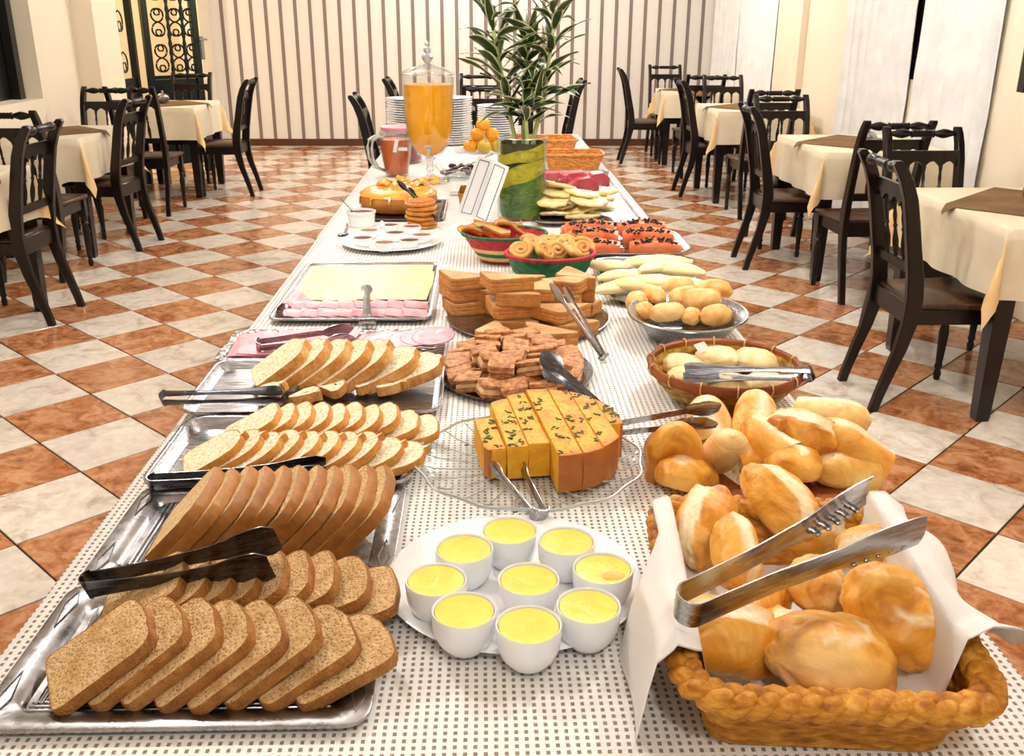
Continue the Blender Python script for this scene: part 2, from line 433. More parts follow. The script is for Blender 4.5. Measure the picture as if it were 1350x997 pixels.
# right wall: piers, sills and lintels round three dark windows
wr = wallbox('wall_right', XR, XR+.25, -2.4, 2.2, 0, CEIL, 'wall')
WIN_R = [(2.6, 5.29, 1.14), (5.55, 7.75, 1.13), (9.72, 12.2, 1.15)]
prev = 2.2
for k, (y0, y1, zs) in enumerate(WIN_R):
    wallbox('pier', XR, XR+.25, prev, y0, 0, CEIL, 'wall', wr)
    wallbox('sill_wall', XR, XR+.25, y0, y1, 0, zs, 'wall', wr)
    wallbox('lintel', XR, XR+.25, y0, y1, 2.5, CEIL, 'wall', wr)
    w = wallbox('window_%d' % (k+1), XR+.14, XR+.15, y0, y1, zs, 2.5, 'dark_frame')
    for yy in (y0+.03, (y0+y1)/2, y1-.03): wallbox('window_frame', XR+.004, XR+.135, yy-.03, yy+.03, zs, 2.5, 'dark_frame', w)
    prev = y1
wallbox('pier', XR, XR+.25, prev, YB+.12, 0, CEIL, 'wall', wr)
wallbox('trim_1', XR-.06, XR, 8.93, 9.66, 0, CEIL, 'wall')
# left wall: a dark window, a pilaster and the doorway beside the striped wall
wl = wallbox('wall_left', XL-.25, XL, 7.58, 8.86, 0, CEIL, 'wall')
wallbox('pier', XL-.25, XL, -2.4, 3.6, 0, CEIL, 'wall', wl)
wallbox('sill_wall', XL-.25, XL, 3.6, 7.58, 0, .93, 'wall', wl)
wallbox('lintel', XL-.25, XL, 3.6, 7.58, 2.5, CEIL, 'wall', wl)
wallbox('lintel', XL-.25, XL, 8.86, 12.0, 2.35, CEIL, 'wall', wl)
wallbox('pier', XL-.25, XL, 12.0, YB+.12, 0, CEIL, 'wall', wl)
wallbox('trim_2', XL, XL+.17, 8.33, 8.86, 0, CEIL, 'wall')
w4 = wallbox('window_4', XL-.19, XL-.18, 3.6, 7.58, .93, 2.5, 'dark_frame')
for yy in (3.65, 5.6, 7.5): wallbox('window_frame', XL-.175, XL-.11, yy-.04, yy+.04, .93, 2.5, 'dark_frame', w4)
# the lit vestibule beyond the doorway
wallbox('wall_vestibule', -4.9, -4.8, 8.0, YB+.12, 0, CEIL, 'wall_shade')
wallbox('wall_vestibule_back', -4.8, XL-.03, YB, YB+.12, 0, CEIL, 'wall')
wallbox('wall_vestibule_front', -4.8, XL-.25, 8.0, 8.1, 0, CEIL, 'wall')
ld = bpy.data.lights.new('vestibule_light', 'POINT'); ld.energy = 70; ld.color = (1, .85, .55); ld.shadow_soft_size = .1
lo = bpy.data.objects.new('vestibule_light', ld); lo.location = (-4.1, 10.4, 2.3); COL.objects.link(lo)
mb = MB().box((-4.45, 10.6, .5), (.5, 1.6, 1.0), bev=.02)
cab = root('vestibule_cabinet', 'low dark cabinet in the lit passage behind the iron gate', 'cabinet', T(-4.45, 10.6, 0))
MB().box((0, 0, .48), (.5, 1.6, .96), bev=.01).obj('body', M['dark_wood'], cab)
MB().box((0, 0, .98), (.54, 1.66, .04), bev=.008).obj('top', M['dark_wood'], cab)
for s in (-.4, .4): MB().box((.26, s, .5), (.02, .74, .8), bev=.005).obj('door', M['dark_wood'], cab)

# ceiling lamps (the room's own light, above the frame)
m = Mat('lit_opal_glass'); m.b.inputs['Emission Color'].default_value = (1, .95, .86, 1); m.b.inputs['Emission Strength'].default_value = 5; M['opal'] = m.mat
lamp0 = root('ceiling_lamp', 'round white ceiling lamp, near left, above the loaves', 'lamp', T(LAMPS[0][0], LAMPS[0][1], CEIL), 'round ceiling lamps')
MB().lathe([(.0, -.001), (.16, -.001), (.17, -.02), (.17, -.04), (0, -.045)], 32).obj('lamp_base', M['ceiling'], lamp0)
MB().lathe([(.15, -.045), (.145, -.07), (.11, -.095), (.0, -.105)], 32).obj('lamp_shade', M['opal'], lamp0)
for (x, y, w), nm in zip(LAMPS[1:], ('near right, above the bread baskets', 'middle left', 'middle right', 'far left, before the gate', 'far right', 'nearest the striped wall', 'behind the camera')): dup(lamp0, T(x, y, CEIL), 'round white ceiling lamp, ' + nm)

# iron gate leaf standing open across the doorway
M['iron'] = plain('dark_green_iron', '#0d2019', .35, .3, var='#08120f', vs=20)
def spiral(cx, cz, r0, r1, a0, turns, sx=1, n=26):
    out = []
    for i in range(n+1):
        t = i/n; a = a0 + turns*2*PI*t; r = r0 + (r1-r0)*t
        out.append((cx + sx*r*math.cos(a), 0, cz + r*math.sin(a)))
    return out
gd = Vector((-2.86, 10.3, 0)) - Vector((-3.27, 9.9, 0)); gw = gd.length
GM = frame((-3.27, 9.9, 0), gd, (0, 0, 1))
gate = root('iron_gate', 'dark green wrought iron gate leaf with scrolls, standing open at the back left', 'gate', GM)
MB().box((.03, 0, 1.2), (.06, .06, 2.4), bev=.006).obj('hinge_post', M['iron'], gate)
MB().box((gw-.03, 0, 1.2), (.065, .06, 2.4), bev=.006).obj('lock_post', M['iron'], gate)
MB().box((gw+.02, -.035, 1.22), (.035, .02, .22), bev=.004).box((gw+.02, -.06, 1.3), (.09, .02, .02), bev=.004).obj('lock', M['steel'], gate)
for z in (.12, .95, 2.36): MB().box((gw/2, 0, z), (gw-.1, .03, .035)).obj('rail', M['iron'], gate, smooth=0)
for xx in (.27, .42):
    MB().lathe([(.0, 0.1), (.014, .1)] + [(.013+.008*(k % 2), .1+.04*k) for k in range(1, 56)] + [(0, 2.34)], 8).obj('twisted_bar', M['iron'], gate, M=T(xx, 0, 0))
scr = []
for z in (1.05, 1.38, 1.71, 2.04):
    for x0, sx in ((.165, 1), (.165, -1), (.345, 1), (.345, -1), (.5, 1), (.5, -1)):
        scr.append(spiral(x0, z, .082, .012, PI/2, .95, sx))
        scr.append(spiral(x0, z+.16, .078, .012, -PI/2, -.95, sx))
for p in scr: MB().tube(p, .0085, 6).obj('scroll', M['iron'], gate, smooth=60)
MB().box((gw/2, .0, .52), (gw-.1, .012, .82)).obj('lower_panel', M['iron'], gate, smooth=0)
fx = root('iron_side_panel', 'narrow dark iron scroll panel fixed beside the pilaster, left of the open gate', 'gate', frame((-3.24, 8.93, 0), (0.0, 1, 0), (0, 0, 1)))
MB().box((.55, 0, 1.2), (.06, .06, 2.4), bev=.006).obj('post', M['iron'], fx)
MB().box((.02, 0, 1.2), (.04, .04, 2.4), bev=.006).obj('post', M['iron'], fx)
MB().box((.28, 0, .5), (.5, .02, .96)).obj('lower_panel', M['iron'], fx, smooth=0)
for z in (1.1, 1.45, 1.8, 2.15):
    for sx in (1, -1):
        MB().tube(spiral(.28, z, .11, .02, PI/2, .95, sx), .007, 5).obj('scroll', M['iron'], fx, smooth=60)

# curtains
def curtain(y0, y1, x, z0, z1, folds, label, amp=.02):
    def fn(u, v):
        y = y0 + (y1-y0)*u; z = z0 + (z1-z0)*v
        w = math.sin(u*folds*2*PI + .6*math.sin(v*2.2+u*5)) * amp*(1-.25*v) + .012*fb((y*3, z*1.5, x), 1.0)
        return (x + w, y + .01*math.sin(u*folds*4*PI), z)
    mb = MB().grid(fn, folds*10, 14)
    mb.grid(lambda u, v: tuple(Vector(fn(u, v)) + Vector((.004, 0, 0))), folds*10, 14)
    return tag(mb.obj('curtain', M['curtain'], smooth=180), label, 'curtain')
curtain(11.25, 12.4, XR-.035, .05, 2.7, 8, 'white sheer curtain hanging in the far right corner beside the striped wall')
curtain(9.80, 11.17, XR-.035, .05, 2.7, 9, 'white curtain just left of the narrow dark window slit at the far right')
curtain(6.62, 7.88, XR-.035, .05, 2.7, 8, 'wide white curtain behind the table with the steel bowl, left of the middle slit')
curtain(5.50, 6.50, XR-.035, .05, 2.7, 7, 'wide white curtain nearest the camera, right of the middle dark slit')
for (y0, y1) in ((9.7, 12.4), (5.4, 7.95)):
    tag(MB().tube([(XR-.05, y0, 2.72), (XR-.05, y1, 2.72)], .014, 10).obj('curtain_rod', M['dark_wood']), 'dark curtain rod above the %s window' % ('far right' if y0 > 9 else 'near right'), 'curtain rod')

# ------------------------------------------------------------------ dining chairs
def make_chair(label, group=None):
    c = root('dining_chair', label, 'chair', Matrix(), group); W = M['dark_wood']
    prof = [(-.262, 0, .036), (-.248, .06, .038), (-.222, .15, .042), (-.188, .26, .050), (-.166, .37, .060), (-.160, .47, .066), (-.170, .56, .064), (-.192, .67, .058), (-.212, .77, .056), (-.232, .86, .054), (-.258, .93, .052), (-.282, .972, .050), (-.296, .992, .044), (-.300, 1.006, .024)]
    for sx in (-1, 1):
        rings = []
        for y, z, w in prof:
            h = w/2; t = .017
            rings.append([(-t, y-h+.004, z), (-t+.004, y-h, z), (t-.004, y-h, z), (t, y-h+.004, z), (t, y+h-.004, z), (t-.004, y+h, z), (-t+.004, y+h, z), (-t, y+h-.004, z)])
        MB().loft(rings, T(sx*.178, 0, 0)).obj('back_post', W, c, smooth=40)
    # turned top rail
    pr = [(.0, -.165), (.008, -.165), (.010, -.15), (.017, -.12), (.019, -.10), (.012, -.07), (.009, -.06), (.016, -.055), (.016, -.05), (.012, -.045)]
    pr += [(.015 if k % 2 else .013, -.04+.01*k) for k in range(9)] + [(.016, .05), (.016, .055), (.009, .06), (.012, .07), (.019, .10), (.017, .12), (.010, .15), (.008, .165), (0, .165)]
    MB().lathe(pr, 12, T(0, -.283, .975) @ R(90, 'Y') @ S(1.25, 1.25, 1)).obj('top_rail', W, c)
    # carved rail with scalloped lower edge
    poly = [(-.164, .0), (-.164, .062), (.164, .062), (.164, 0)]
    low = []
    for k in range(33):
        x = .164 - .328*k/32; ph = (x+.164)/.082
        low.append((x, -.018 + .03*abs(math.sin(PI*ph))))
    MB().prism([(-.164, .062)] + [p for p in reversed(low)] + [(.164, .062)], -.01, .01, T(0, -.224, .838) @ R(90, 'X')).obj('carved_rail', W, c, smooth=40)
    for k in (-1, 0, 1):
        z0, z1 = .60, .835; L = z1-z0
        pr = [(0, 0), (.007, 0), (.012, .04), (.013, .07), (.008, .105), (.006, .12), (.010, .13), (.006, .14), (.009, .17), (.0065, .2), (.010, .22), (.010, L), (0, L)]
        a = Vector((k*.082, -.178, z0)); b = Vector((k*.082, -.216, z1))
        MB().lathe(pr, 8, frame(a, (1, 0, 0), b-a)).obj('spindle', W, c)
    MB().box((0, -.176, .585), (.33, .022, .042), bev=.004).obj('lower_rail', W, c)
    MB().box((0, -.168, .405), (.33, .02, .085), bev=.004).obj('seat_rail', W, c)
    rings = []
    for z, i in ((.432, .006), (.437, 0), (.45, 0), (.457, .006)):
        fw, bw = .225-i, .19-i
        pts = []
        for (x, y) in ((-bw, -.16+i), (bw, -.16+i), (fw, .16), (fw-.012, .2-i), (-fw+.012, .2-i), (-fw, .16)): pts.append((x, y, z))
        rings.append(pts)
    MB().loft(rings).obj('seat', M['seat_wood'], c, smooth=50)
    for sx in (-1, 1):
        MB().box((0, 0, .4), (.018, .34, .06), T(sx*.185, .01, 0)).obj('side_rail', W, c, smooth=0)
    MB().box((0, .175, .4), (.36, .018, .06)).obj('front_rail', W, c, smooth=0)
    pr = [(0, 0), (.013, 0), (.017, .03), (.012, .045), (.018, .06), (.014, .075), (.018, .14), (.022, .22), (.015, .262), (.022, .275), (.015, .288), (.021, .30), (.021, .32)]
    for sx in (-1, 1):
        MB().lathe(pr+[(0, .32)], 12).box((0, 0, .375), (.042, .042, .112)).obj('front_leg', W, c, M=T(sx*.185, .165, 0))
    return c
chair0 = make_chair('x')
def chair(x, y, rot, label, first=[True]):
    Mx = T(x, y, 0) @ R(rot)
    if first[0]: first[0] = False; chair0.matrix_world = Mx; chair0['label'] = label; return chair0
    return dup(chair0, Mx, label)
# rot -90: faces right (+x), back towards the buffet; 90: faces left; 0: back to the camera; 180: faces the camera
chair(1.84, 3.775, -90, 'dark turned-wood chair nearest the camera on the right, side on, its back to the buffet')
chair(1.93, 6.136, -92, 'dark chair side on at the second right-hand table, its back to the buffet')
chair(2.03, 8.86, -90, 'dark chair side on at the third right-hand table, its back to the buffet')
chair(1.78, 10.96, -93, 'dark chair side on at the farthest right-hand table, by the striped wall')
chair(2.16, 4.52, 180, 'dark chair facing the camera behind the nearest right-hand table')
chair(2.17, 5.43, 2, 'dark chair, back to the camera, drawn up to the second right-hand table')
chair(2.1, 6.72, 180, 'dark chair facing the camera behind the second right-hand table')
chair(2.22, 7.88, 0, 'dark chair with its back to the camera before the third right-hand table')
chair(2.3, 9.35, 180, 'dark chair facing the camera behind the third right-hand table')
chair(2.16, 10.0, 0, 'dark chair with its back to the camera before the farthest right-hand table')
chair(2.14, 11.6, 180, 'dark chair facing the camera, farthest on the right, against the striped wall')
chair(-2.50, 5.02, 88, 'dark chair side on at the left photo edge, nearest of the left row')
chair(-2.6, 6.74, 84, 'dark chair side on at the second left-hand table, its back to the aisle')
chair(-2.34, 8.90, 90, 'dark chair side on at the farthest left-hand table, outlined against the striped wall')
chair(-2.72, 5.97, 0, 'dark chair, back to the camera, behind the nearest left-hand chair')
chair(-2.88, 7.46, 180, 'dark chair facing the camera behind the second left-hand table')
chair(-2.72, 8.05, 0, 'dark chair with its back to the camera before the farthest left-hand table')
chair(-2.85, 9.62, 180, 'dark chair facing the camera behind the farthest left-hand table, before the gate')
chair(-.62, 7.05, -88, 'dark chair just left of the tea jug, side on behind the buffet')
chair(-.58, 9.05, -90, 'dark chair behind the juice dispenser, only its scrolled top in sight')
chair(-.04, 9.5, 180, 'dark chair facing the camera behind the plant, the farther one')
chair(.02, 8.25, 0, 'dark chair with its back to the camera behind the plate stacks')
chair(.58, 8.9, 90, 'dark chair behind the right side of the plant, at the bare middle table')

# ------------------------------------------------------------------ dining tables
TH = .775
def table_frame(t, wx, wy):
    W = M['dark_wood']
    MB().box((0, 0, TH-.018), (wx-.01, wy-.01, .03), bev=.006).obj('tabletop', W, t)
    for sx in (-1, 1):
        for sy in (-1, 1):
            rings = [[(a*w, b*w, z) for a, b in ((-1, -1), (1, -1), (1, 1), (-1, 1))] for z, w in ((0, .024), (.02, .027), (.45, .036), (TH-.03, .038))]
            MB().loft(rings, T(sx*(wx/2-.042), sy*(wy/2-.042), 0)).obj('leg', W, t, smooth=0)
    for sy in (-1, 1): MB().box((0, sy*(wy/2-.05), TH-.08), (wx-.17, .022, .1)).obj('apron', W, t, smooth=0)
    for sx in (-1, 1): MB().box((sx*(wx/2-.05), 0, TH-.08), (.022, wy-.17, .1)).obj('apron', W, t, smooth=0)
def drape_fn(wx, wy, d, seed, top, flare=.006, tail=.44):
    hx, hy = wx/2, wy/2
    def fn(u, v):
        X = (u*2-1)*(hx+d); Y = (v*2-1)*(hy+d)
        cx = max(-hx, min(hx, X)); cy = max(-hy, min(hy, Y)); ex, ey = X-cx, Y-cy; e = math.hypot(ex, ey)
        if e < 1e-6: return (X, Y, top + .0006*fb((X*4, Y*4, seed)))
        a = math.atan2(abs(ey), abs(ex)); s2 = math.sin(2*a)
        out = flare*min(1, e/.1) + .012*math.sin((X*abs(ey)+Y*abs(ex))/max(e, .01)*22+seed)*e/d
        out += tail*e*s2**2*.75
        ang = a if s2 == 0 else a
        dx, dy = math.copysign(math.cos(ang), ex) if abs(ex) > 1e-9 else 0, math.copysign(math.sin(ang), ey) if abs(ey) > 1e-9 else 0
        drop = math.sqrt(max(e*e - out*out, 0)) if out < e else 0
        return (cx + dx*out, cy + dy*out, top + .001 - drop)
    return fn
def cloth(wx, wy, d, seed, top, mats=None, n=40, nm='tablecloth', **kw):
    fn = drape_fn(wx, wy, d, seed, top, **kw)
    # non-uniform parameters so that the table's edge gets its own line of vertices
    def par(h, n):
        e = [i/6 for i in range(6)]
        a = [-(h+d) + d*k for k in e] + [-h + 2*h*k/(n-12) for k in range(n-11)] + [h + d*k for k in [i/6 for i in range(1, 7)]]
        return [(x/(h+d)+1)/2 for x in a]
    us, vs = par(wx/2, n), par(wy/2, n); N = len(us)-1
    mb = MB()
    mb.grid(lambda u, v: fn(us[round(u*N)], vs[round(v*N)]), N, N)
    nf = len(mb.f)
    mb.grid(lambda u, v: tuple(Vector(fn(us[round(u*N)], vs[round(v*N)])) - Vector((0, 0, .0015))), N, N)
    for k in range(nf, len(mb.f)): mb.f[k] = tuple(reversed(mb.f[k]))
    return mb, nf
def dining_table(x, y, wx, wy, lab, cl_lab, run_lab, seed, run=True, rot=0, bowl=None):
    t = root('dining_table', lab, 'table', T(x, y, 0) @ R(rot)); table_frame(t, wx, wy)
    mb, nf = cloth(wx, wy, .27, seed, TH, None)
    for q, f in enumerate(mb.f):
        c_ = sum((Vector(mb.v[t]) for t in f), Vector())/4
        if abs(c_.x) > wx/2+.001 and abs(c_.y) > wy/2+.001 and c_.z < TH-.03: mb.m[q] = 1  # hanging corner faces take the painted warm light
    o = mb.obj('tablecloth', [M['cream_cloth'], M['warm_lit_corner']], smooth=180, M=T(x, y, 0) @ R(rot)); tag(o, cl_lab, 'tablecloth')
    if run:
        # square brown topper laid a quarter turn round
        hw = (wx/2+.045)/.707/1.5
        def fn(u, v):
            p = Vector(((u-.5)*1.5*hw, (v-.5)*1.5*hw)); a = math.radians(45)
            X, Y = p.x*math.cos(a)-p.y*math.sin(a), p.x*math.sin(a)+p.y*math.cos(a)
            hx, hy = wx/2+.004, wy/2+.004
            cx = max(-hx, min(hx, X)); cy = max(-hy, min(hy, Y)); e = math.hypot(X-cx, Y-cy)
            dx, dy = X-cx, Y-cy; k = .03/e*min(1, e/.03) if e > 1e-6 else 0
            return (cx+dx*k, cy+dy*k, TH+.0045-e*.98 + .0008*fb((X*9, Y*9, seed)))
        tag(MB().grid(fn, 30, 30, thick=.0015).obj('table_topper', M['brown_cloth'], smooth=60, M=T(x, y, 0) @ R(rot)), run_lab, 'cloth')
    return t
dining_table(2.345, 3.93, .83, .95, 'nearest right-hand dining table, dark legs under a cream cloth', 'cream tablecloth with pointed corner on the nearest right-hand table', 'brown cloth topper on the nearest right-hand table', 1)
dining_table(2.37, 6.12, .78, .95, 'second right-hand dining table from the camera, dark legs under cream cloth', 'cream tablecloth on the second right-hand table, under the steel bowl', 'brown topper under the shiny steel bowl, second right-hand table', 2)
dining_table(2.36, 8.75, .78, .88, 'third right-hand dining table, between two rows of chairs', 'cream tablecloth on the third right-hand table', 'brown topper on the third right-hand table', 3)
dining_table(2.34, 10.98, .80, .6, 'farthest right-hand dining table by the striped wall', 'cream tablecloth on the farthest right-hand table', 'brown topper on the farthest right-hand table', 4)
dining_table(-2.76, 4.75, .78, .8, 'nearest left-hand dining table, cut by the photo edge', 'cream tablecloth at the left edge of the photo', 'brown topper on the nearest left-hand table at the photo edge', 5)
dining_table(-2.88, 6.75, .62, .85, 'second left-hand dining table with one visible front leg', 'cream tablecloth with warm light painted on its pointed corner on the second left-hand table', 'brown topper on the second left-hand table', 6)
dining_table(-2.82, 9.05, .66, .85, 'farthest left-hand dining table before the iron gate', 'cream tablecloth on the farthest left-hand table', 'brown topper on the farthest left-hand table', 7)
ct = root('dining_table', 'bare dark wooden table behind the plate stacks', 'table', T(0, 8.85, 0)); table_frame(ct, .85, .8)
def steel_bowl(x, y, lab, r=.055):
    b = root('sugar_bowl', lab, 'bowl', T(x, y, TH+.0075))
    MB().lathe([(0, 0), (r*.6, 0), (r*.62, .004), (r*.9, .018), (r, .036), (r*.97, .052), (r*.9, .054)], 24).obj('bowl_body', M['steel'], b)
    MB().lathe([(r*.95, .0545), (r*.85, .068), (r*.5, .082), (.008, .087), (.006, .092), (.011, .098), (.008, .106), (0, .108)], 24).obj('lid', M['steel'], b)
steel_bowl(2.33, 5.92, 'round polished steel sugar bowl on the second right-hand table')
steel_bowl(2.32, 4.0, 'polished steel sugar bowl at the right photo edge on the nearest table')
steel_bowl(2.3, 8.55, 'small steel sugar bowl on the third right-hand table')
steel_bowl(-2.88, 9.05, 'round steel sugar bowl on the farthest left-hand table')

# ------------------------------------------------------------------ the buffet table
BH = .775
BX0, BX1, BY0, BY1 = -.585, .625, .32, 6.6
bt = root('buffet_table', 'long buffet table under the white openwork cloth', 'table', T(0, 0, 0))
for k in range(3):
    y0 = BY0+.02 + k*(BY1-BY0-.04)/3; y1 = y0 + (BY1-BY0-.04)/3 - .004
    MB().box(((BX0+BX1)/2, (y0+y1)/2, BH-.02), (BX1-BX0-.03, y1-y0, .03), bev=.004).obj('table_board', M['dark_wood'], bt)
    for x in (BX0+.08, BX1-.08):
        for y in (y0+.08, y1-.08): MB().box((x, y, .37), (.06, .06, .74), bev=.006).obj('leg', M['dark_wood'], bt)
def long_cloth(name, x0, x1, y0, y1, d, z, mat, label, nx=26, ny=90, seed=0):
    def prof(u):
        w = x1-x0; tot = w+2*d; s = u*tot
        if s < d: return x0-.004, -(d-s)
        if s > d+w: return x1+.004, -(s-d-w)
        return x0+s-d, 0.0
    us = [i/5*d for i in range(5)] + [d + (x1-x0)*i/(nx-10) for i in range(nx-9)] + [d+(x1-x0)+d*i/5 for i in range(1, 6)]
    us = [u/(x1-x0+2*d) for u in us]; N = len(us)-1
    def fn(u, v):
        x, dz = prof(us[round(u*N)]); y = y0 + (y1-y0)*v
        wv = .02*math.sin(y*9+seed)*(-dz)/max(d, .01) if dz < 0 else 0
        return (x + (wv + (-dz)*.05)*(1 if x > 0 else -1)*(dz < 0), y, z + dz + .0007*fb((x*5, y*5, seed)))
    mb = MB().grid(fn, N, ny)
    # the end nearest the camera hangs down too
    mb.add([(x0, y0, z), (x1, y0, z), (x1, y0-.02, z-d), (x0, y0-.02, z-d)], [(3, 2, 1, 0)])
    mb.add([(x0, y1, z), (x1, y1, z), (x1, y1+.02, z-d), (x0, y1+.02, z-d)], [(0, 1, 2, 3)])
    return tag(mb.obj(name, mat, smooth=180), label, 'tablecloth')
long_cloth('tablecloth', BX0, BX1, BY0, BY1, .42, BH-.0012, M['mesh_cloth'], 'long white openwork cloth with a grid of little holes on the buffet')
long_cloth('cloth_overlay', BX0-.004, BX1+.004, 3.35, BY1+.01, .36, BH+.0008, M['plain_cloth'], 'plain white cloth over the far half of the buffet', seed=3)
Z = BH   # working height of the cloth's top

# ---------- plates, trays, glass
def rrect(w, h, r, n=5):
    out = []
    for cx, cy, a in ((w/2-r, h/2-r, 0), (-w/2+r, h/2-r, 90), (-w/2+r, -h/2+r, 180), (w/2-r, -h/2+r, 270)):
        for k in range(n+1):
            t = math.radians(a+90*k/n); out.append((cx+r*math.cos(t), cy+r*math.sin(t)))
    return out
def tray_mesh(w, h, depth, rim, r, t=.0012, lip=.004):
    # outer lip, flat rim, wall, floor; then underside
    L = [(w, h, r, depth-lip), (w, h, r, depth), (w-.004, h-.004, r, depth+.001), (w-2*rim, h-2*rim, r*.8, depth-.001), (w-2*rim-depth*1.1, h-2*rim-depth*1.1, r*.7, .003), (w-2*rim-depth*1.4, h-2*rim-depth*1.4, r*.6, .0016)]
    rings = [[(x, y, z) for x, y in rrect(a, b, rr)] for a, b, rr, z in L]
    mb = MB(); mb.loft(rings, caps=False)
    n = len(rings[0]); mb.add(rings[-1], [tuple(range(n))])
    und = [[(x, y, z-t) for x, y, z in rg] for rg in rings[1:]]
    mb.loft([rings[0]]+und[1:], caps=False); mb.add(und[-1], [tuple(reversed(range(n)))])
    return mb
def tray(name, label, c0, c1, c2, c3, z, depth, rim, r, mat, extra=None):
    # corners: near left, near right, far right, far left, all on the cloth's height
    c = (c0+c1+c2+c3)/4; xa = ((c1-c0)+(c2-c3))/2; ya = ((c3-c0)+(c2-c1))/2
    w, h = xa.length, ya.length
    Mx = frame((c.x, c.y, z), xa, (0, 0, 1))
    o = root(name, label, 'tray', Mx)
    tray_mesh(w, h, depth, rim, r).obj('tray_body', M[mat], o, smooth=50, fix=True)
    return o, w, h
# front platter, aluminium with ribbed flat rim
def platter(label, c0, c1, c2, c3, z):
    o, w, h = tray('platter', label, c0, c1, c2, c3, z, .012, .03, .03, 'foil')
    for k in range(3):
        MB().box((0, -h/2+.038+.008*k, .0045+.001*(2-k)), (w-.09, .0035, .003), bev=.001).obj('rib', M['foil'], o)
    for k in range(3):
        MB().box((-w/2+.05+.007*k, 0, .0055), (.003, h-.1, .003), bev=.001).obj('rib', M['foil'], o)
    for sx in (-1, 1):
        for sy in (-1, 1):
            MB().tube([(sx*(w/2-.016), sy*(h/2-.02), .0128), (sx*(w/2-.008), sy*(h/2-.05), .0128), (sx*(w/2-.016), sy*(h/2-.10), .0128), (sx*(w/2-.024), sy*(h/2-.05), .0128)], .0014, 6, closed=True).obj('embossed_oval', M['foil'], o)
    return o
V = Vector
platter('embossed aluminium platter at the lower left corner, under the wholemeal slices', V((-.55, .835, 0)), V((-.135, .835, 0)), V((-.12, 1.12, 0)), V((-.55, 1.12, 0)), Z)
platter('aluminium platter under the dark-crusted loaf, second from the camera', V((-.555, 1.125, 0)), V((-.128, 1.125, 0)), V((-.128, 1.405, 0)), V((-.54, 1.405, 0)), Z+.001)
tray('tray', 'rectangular steel tray under the two rows of white bread', V((-.565, 1.385, 0)), V((-.125, 1.385, 0)), V((-.115, 1.675, 0)), V((-.545, 1.675, 0)), Z+.001, .022, .008, .04, 'steel')
tray('tray', 'steel tray under the golden milk bread, next to the ham', V((-.575, 1.69, 0)), V((-.085, 1.69, 0)), V((-.085, 2.0, 0)), V((-.59, 2.0, 0)), Z+.001, .02, .008, .04, 'steel')
tray('ham_tray', 'shallow tray lined with crinkled foil under the pink ham', V((-.60, 2.03, 0)), V((-.095, 2.03, 0)), V((-.095, 2.25, 0)), V((-.61, 2.25, 0)), Z+.001, .008, .014, .02, 'crinkle')
tray('tray', 'rectangular steel tray of yellow cheese and pink ham slices', V((-.53, 2.31, 0)), V((-.128, 2.31, 0)), V((-.142, 2.91, 0)), V((-.56, 2.91, 0)), Z+.001, .016, .012, .03, 'steel')

def plate(name, label, x, y, z, prof, mat, cat='plate', n=48, wav=None, rz=0, sy=1):
    o = MB().lathe(prof, n, cap=False, wav=wav).obj(name, M[mat], smooth=50, M=T(x, y, z) @ R(rz) @ S(1, sy, 1), fix=True)
    return tag(o, label, cat)
pf = [(0, .001), (.10, .001), (.125, .006), (.166, .0145), (.170, .0155), (.1715, .0165), (.169, .0175), (.164, .0168), (.123, .0095), (.10, .005), (0, .005)]
plate('plate', 'large round white plate holding nine cups of yellow cream', .036, 1.118, Z, pf, 'porcelain')
PLT = (.036, 1.118)
pj = [(r*1.0, z) for r, z in pf]
c = at(516, 318, Z+.012)
plate('plate', 'round white plate of small jam bowls on the far left', c.x, c.y, Z+.001, pj, 'porcelain')

# glass serving plate with fluted, wavy rim
gc = at(697, 622, Z); gc.y -= .0
gp = [(0, .004), (.09, .004), (.12, .006), (.16, .013), (.183, .024), (.189, .028), (.191, .0265), (.187, .022), (.163, .009), (.122, .001), (.09, 0), (0, 0)]
gpl = root('glass_plate', 'scalloped clear glass serving plate under the pumpkin cake', 'plate', T(gc.x, gc.y, Z+.0005))
MB().lathe(gp, 96, cap=False, wav=lambda k, a: .018*math.sin(12*a)*(1 if 3 <= k <= 8 else 0)).obj('plate_body', M['glass_dish'], gpl, smooth=60, fix=True)
M['glass_rib'] = plain('bright_cut_glass', '#c9d0cf', .08, .55)
MB().tube([((.189*(1+.018*math.sin(12*a)))*math.cos(a), (.189*(1+.018*math.sin(12*a)))*math.sin(a), .0275) for a in [2*PI*i/96 for i in range(96)]], .0024, 6, closed=True).obj('rim', M['glass_rib'], gpl)
for k in range(24):
    a = 2*PI*k/24
    MB().tube([(r*math.cos(a+.25*(r-.07)*4), r*math.sin(a+.25*(r-.07)*4), z) for r, z in ((.07, .0055), (.10, .006), (.13, .009), (.16, .0145), (.186, .0265))], .0013, 4).obj('flute', M['glass_rib'], gpl, smooth=60)

